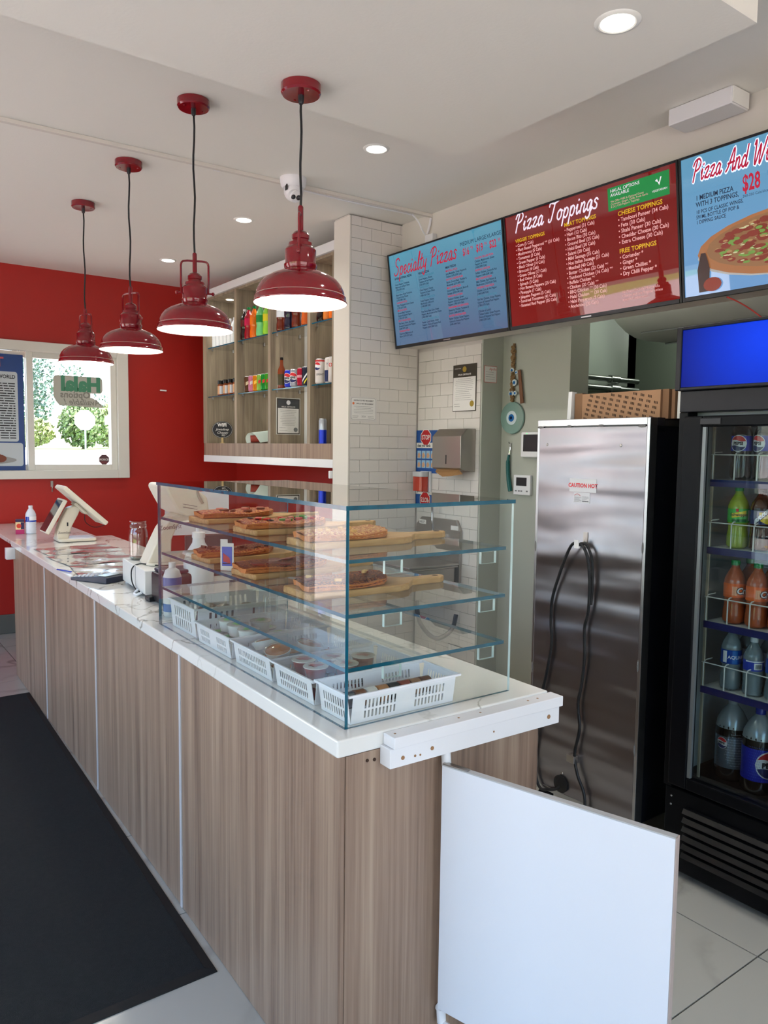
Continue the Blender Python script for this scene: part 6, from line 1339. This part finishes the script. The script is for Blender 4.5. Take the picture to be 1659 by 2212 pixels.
def d_sch(t, R, z0, z1):
    part(t, 'label_banner', wrap_strip(MB(), R, A_-1.0, A_+.35, lambda q: z0+.016+.008*q, lambda q: z0+.032+.010*q, 0, 8).mesh('bn', [cm('banner_yellow', (232, 206, 40))], fix=False), None)
    wraptext(t, 'Schweppes', .0145, R+.0006, z0+.023, A_-.32, blk, bold=.0004, sx=.95); patch(t, R, A_+.62, A_+1.15, z0+.006, z1-.004, cm('nutri', (200, 202, 206))); patch(t, R, A_-1.0, A_+.4, z0+.003, z0+.012, cm('green_deep', (16, 96, 50)))
    part(t, 'round_mark', wrap_strip(MB(), R+.0008, A_-.62, A_-.38, z0+.038, z0+.048, 0, 4).mesh('rm', [prd], fix=False), None)
bottle('lemon-lime soda bottle with green label and yellow banner in the cooler', BX, yb(0), SZ[1], .215, .036, plime, schg, capgr, rz=VC, deco=d_sch)
def d_br(t, R, z0, z1):
    part(t, 'lemon_print', wrap_strip(MB(), R, A_-.6, A_+.75, lambda q: z0+.002+.028*max(0, .45-q), z1-.006, 0, 8).mesh('lp', [cm('lemon_yellow', (236, 200, 40))], fix=False), None)
    m = MB(); wrap_strip(m, R+.0005, A_-.95, A_+.15, lambda q: z0-.001+.036*q, lambda q: z0+.010+.036*q, 0, 8); part(t, 'slash', m.mesh('sl', [blk], fix=False), None)
    o = wraptext(t, 'BRISK', .021, R+.001, 0, 0, pw, bold=.0009, shear=.1, sx=.9)
    for v in o.data.vertices:
        a = math.atan2(v.co.y, v.co.x); v.co = ((R+.001)*math.cos(a+A_-.38), (R+.001)*math.sin(a+A_-.38), v.co.z + z0+.022 + a*.036)
for k in (1, 2, 3): bottle('iced tea bottle with navy and lemon label, %s on its cooler shelf' % names[k], BX, yb(k), SZ[1], .215, .036, ptea, brl, capb, rz=VC, group='iced tea bottles on the second cooler shelf', deco=d_br)
def d_cr(off):
    def f(t, R, z0, z1):
        wraptext(t, 'Crush', .030, R+.0003, (z0+z1)/2-.010, A_+off, blk, bold=.0032, shear=.15); wraptext(t, 'Crush', .030, R+.0010, (z0+z1)/2-.010, A_+off, pw, bold=.0008, shear=.15); bars(t, R, A_+off-1.35, A_+off-.9, z0+.008, z1-.01, 6, cm('pale_print', (240, 190, 150)))
    return f
for k, off in enumerate((.75, .8, .1, 0)): bottle('orange soda bottle in the front row of the cooler, ' + names[k], BX, yb(k), SZ[2], .222, .037, por, crl, capgr, rz=VC, group='orange soda bottles on the third cooler shelf', deco=d_cr(off))
for k in range(3): bottle('orange soda bottle in the back row of the cooler, ' + names[k], BX+.085, yb(k)-.008, SZ[2], .222, .037, por, crl, capgr, rz=VC, group='orange soda bottles in the back row')
def d_aq(t, R, z0, z1):
    wraptext(t, 'AQUAFINA', .017, R+.0005, (z0+z1)/2-.006, A_+.45, pw, bold=.0002); patch(t, R, A_-1.2, A_-.8, z0+.004, z1-.004, pw); patch(t, R, A_-.3, A_+.2, z0+.002, z1-.002, cm('aqua_mid', (20, 96, 176)))
def d_wt(t, R, z0, z1):
    patch(t, R, A_-.35, A_+.5, z0+.006, z1-.008, pw); bars(t, R+.0006, A_-.22, A_+.4, z0+.009, z1-.012, 10); patch(t, R+.0002, A_-1.2, A_+1.2, z1-.005, z1-.001, pw)
for k in (0, 2, 3): bottle('tall water bottle with deep blue label in the cooler, ' + names[k], BX, yb(k), SZ[3], .225, .036, pwt, aql, capw, rz=VC, group='blue-label water bottles on the fourth cooler shelf', deco=d_aq)
bottle('shorter water bottle with barcode label between two blue-label ones', BX, yb(1), SZ[3], .200, .033, pwt, cm('label_wblue', (34, 60, 170)), capw, 'water', VC, 'water_bottle', deco=d_wt)
for k in range(3): bottle('water bottle in the back row of the cooler, ' + names[k], BX+.09, yb(k)-.01, SZ[3], .215, .034, pwt, lw, capw, rz=VC, nm='water_bottle', group='water bottles in the back row')
def d_diet(t, R, z0, z1):
    roundel(t, R, A_-1.0, z1-.025, .019); roundel(t, R, A_+1.0, (z0+z1)/2-.0, .040); wraptext(t, 'ZERO SUGAR', .016, R+.0005, z0+.045, A_-1.18, blk, vert=True)
    m = MB()
    for i in range(15):
        for j in range(13):
            if (i-7)**2/60 + (j-6)**2/45 < 1: a = A_-.75+i*.085+(j % 2)*.04; z = z0+.012+j*.0095; s = .0011; wrap_strip(m, R+.0004, a-s/R, a+s/R, z-s, z+s, 0, 1)
    part(t, 'dot_print', m.mesh('dots', [cm('dot_pale', (186, 192, 200))], fix=False), None, stuff=True)
def d_big(t, R, z0, z1):
    roundel(t, R, A_+.25, (z0+z1)/2+.004, .045)
    m = MB()
    for i in range(20):
        for j in range(13):
            if not ((i-12.5)**2/34 + (j-6.5)**2/34 < 1): a = A_-1.0+i*.1+(j % 2)*.05; z = z0+.006+j*.0095; s = .0009; wrap_strip(m, R+.0003, a-s/R, a+s/R, z-s, z+s, 0, 1)
    part(t, 'dot_print', m.mesh('dots', [cm('dot_blue', (70, 96, 220))], fix=False), None, stuff=True)
def shoulder(t, h, r): part(t, 'neck_sleeve', MB().lathe([(r*.985, h*.645), (r*.90, h*.73), (r*.64, h*.83), (r*.34, h*.90), (r*.27, h*.92)], n=24, cap=False), silver_top, True)
for lab, x, y, lb, cp, dc in (('large two-litre diet cola bottle with silver dotted label on the cooler floor', 2.625, 1.44, dtl, capgy, d_diet), ('large two-litre cola bottle with blue dotted label on the cooler floor', 2.598, 1.325, pepb, capn, d_big), ('large silver-label bottle cut off by the right picture edge', 2.575, 1.205, dtl, capgy, d_diet)):
    b = bottle(lab, x, y, .381, .30, .056, pcol, lb, cp, 'big', VC, 'large_bottle', deco=dc); shoulder(b, .30, .056)
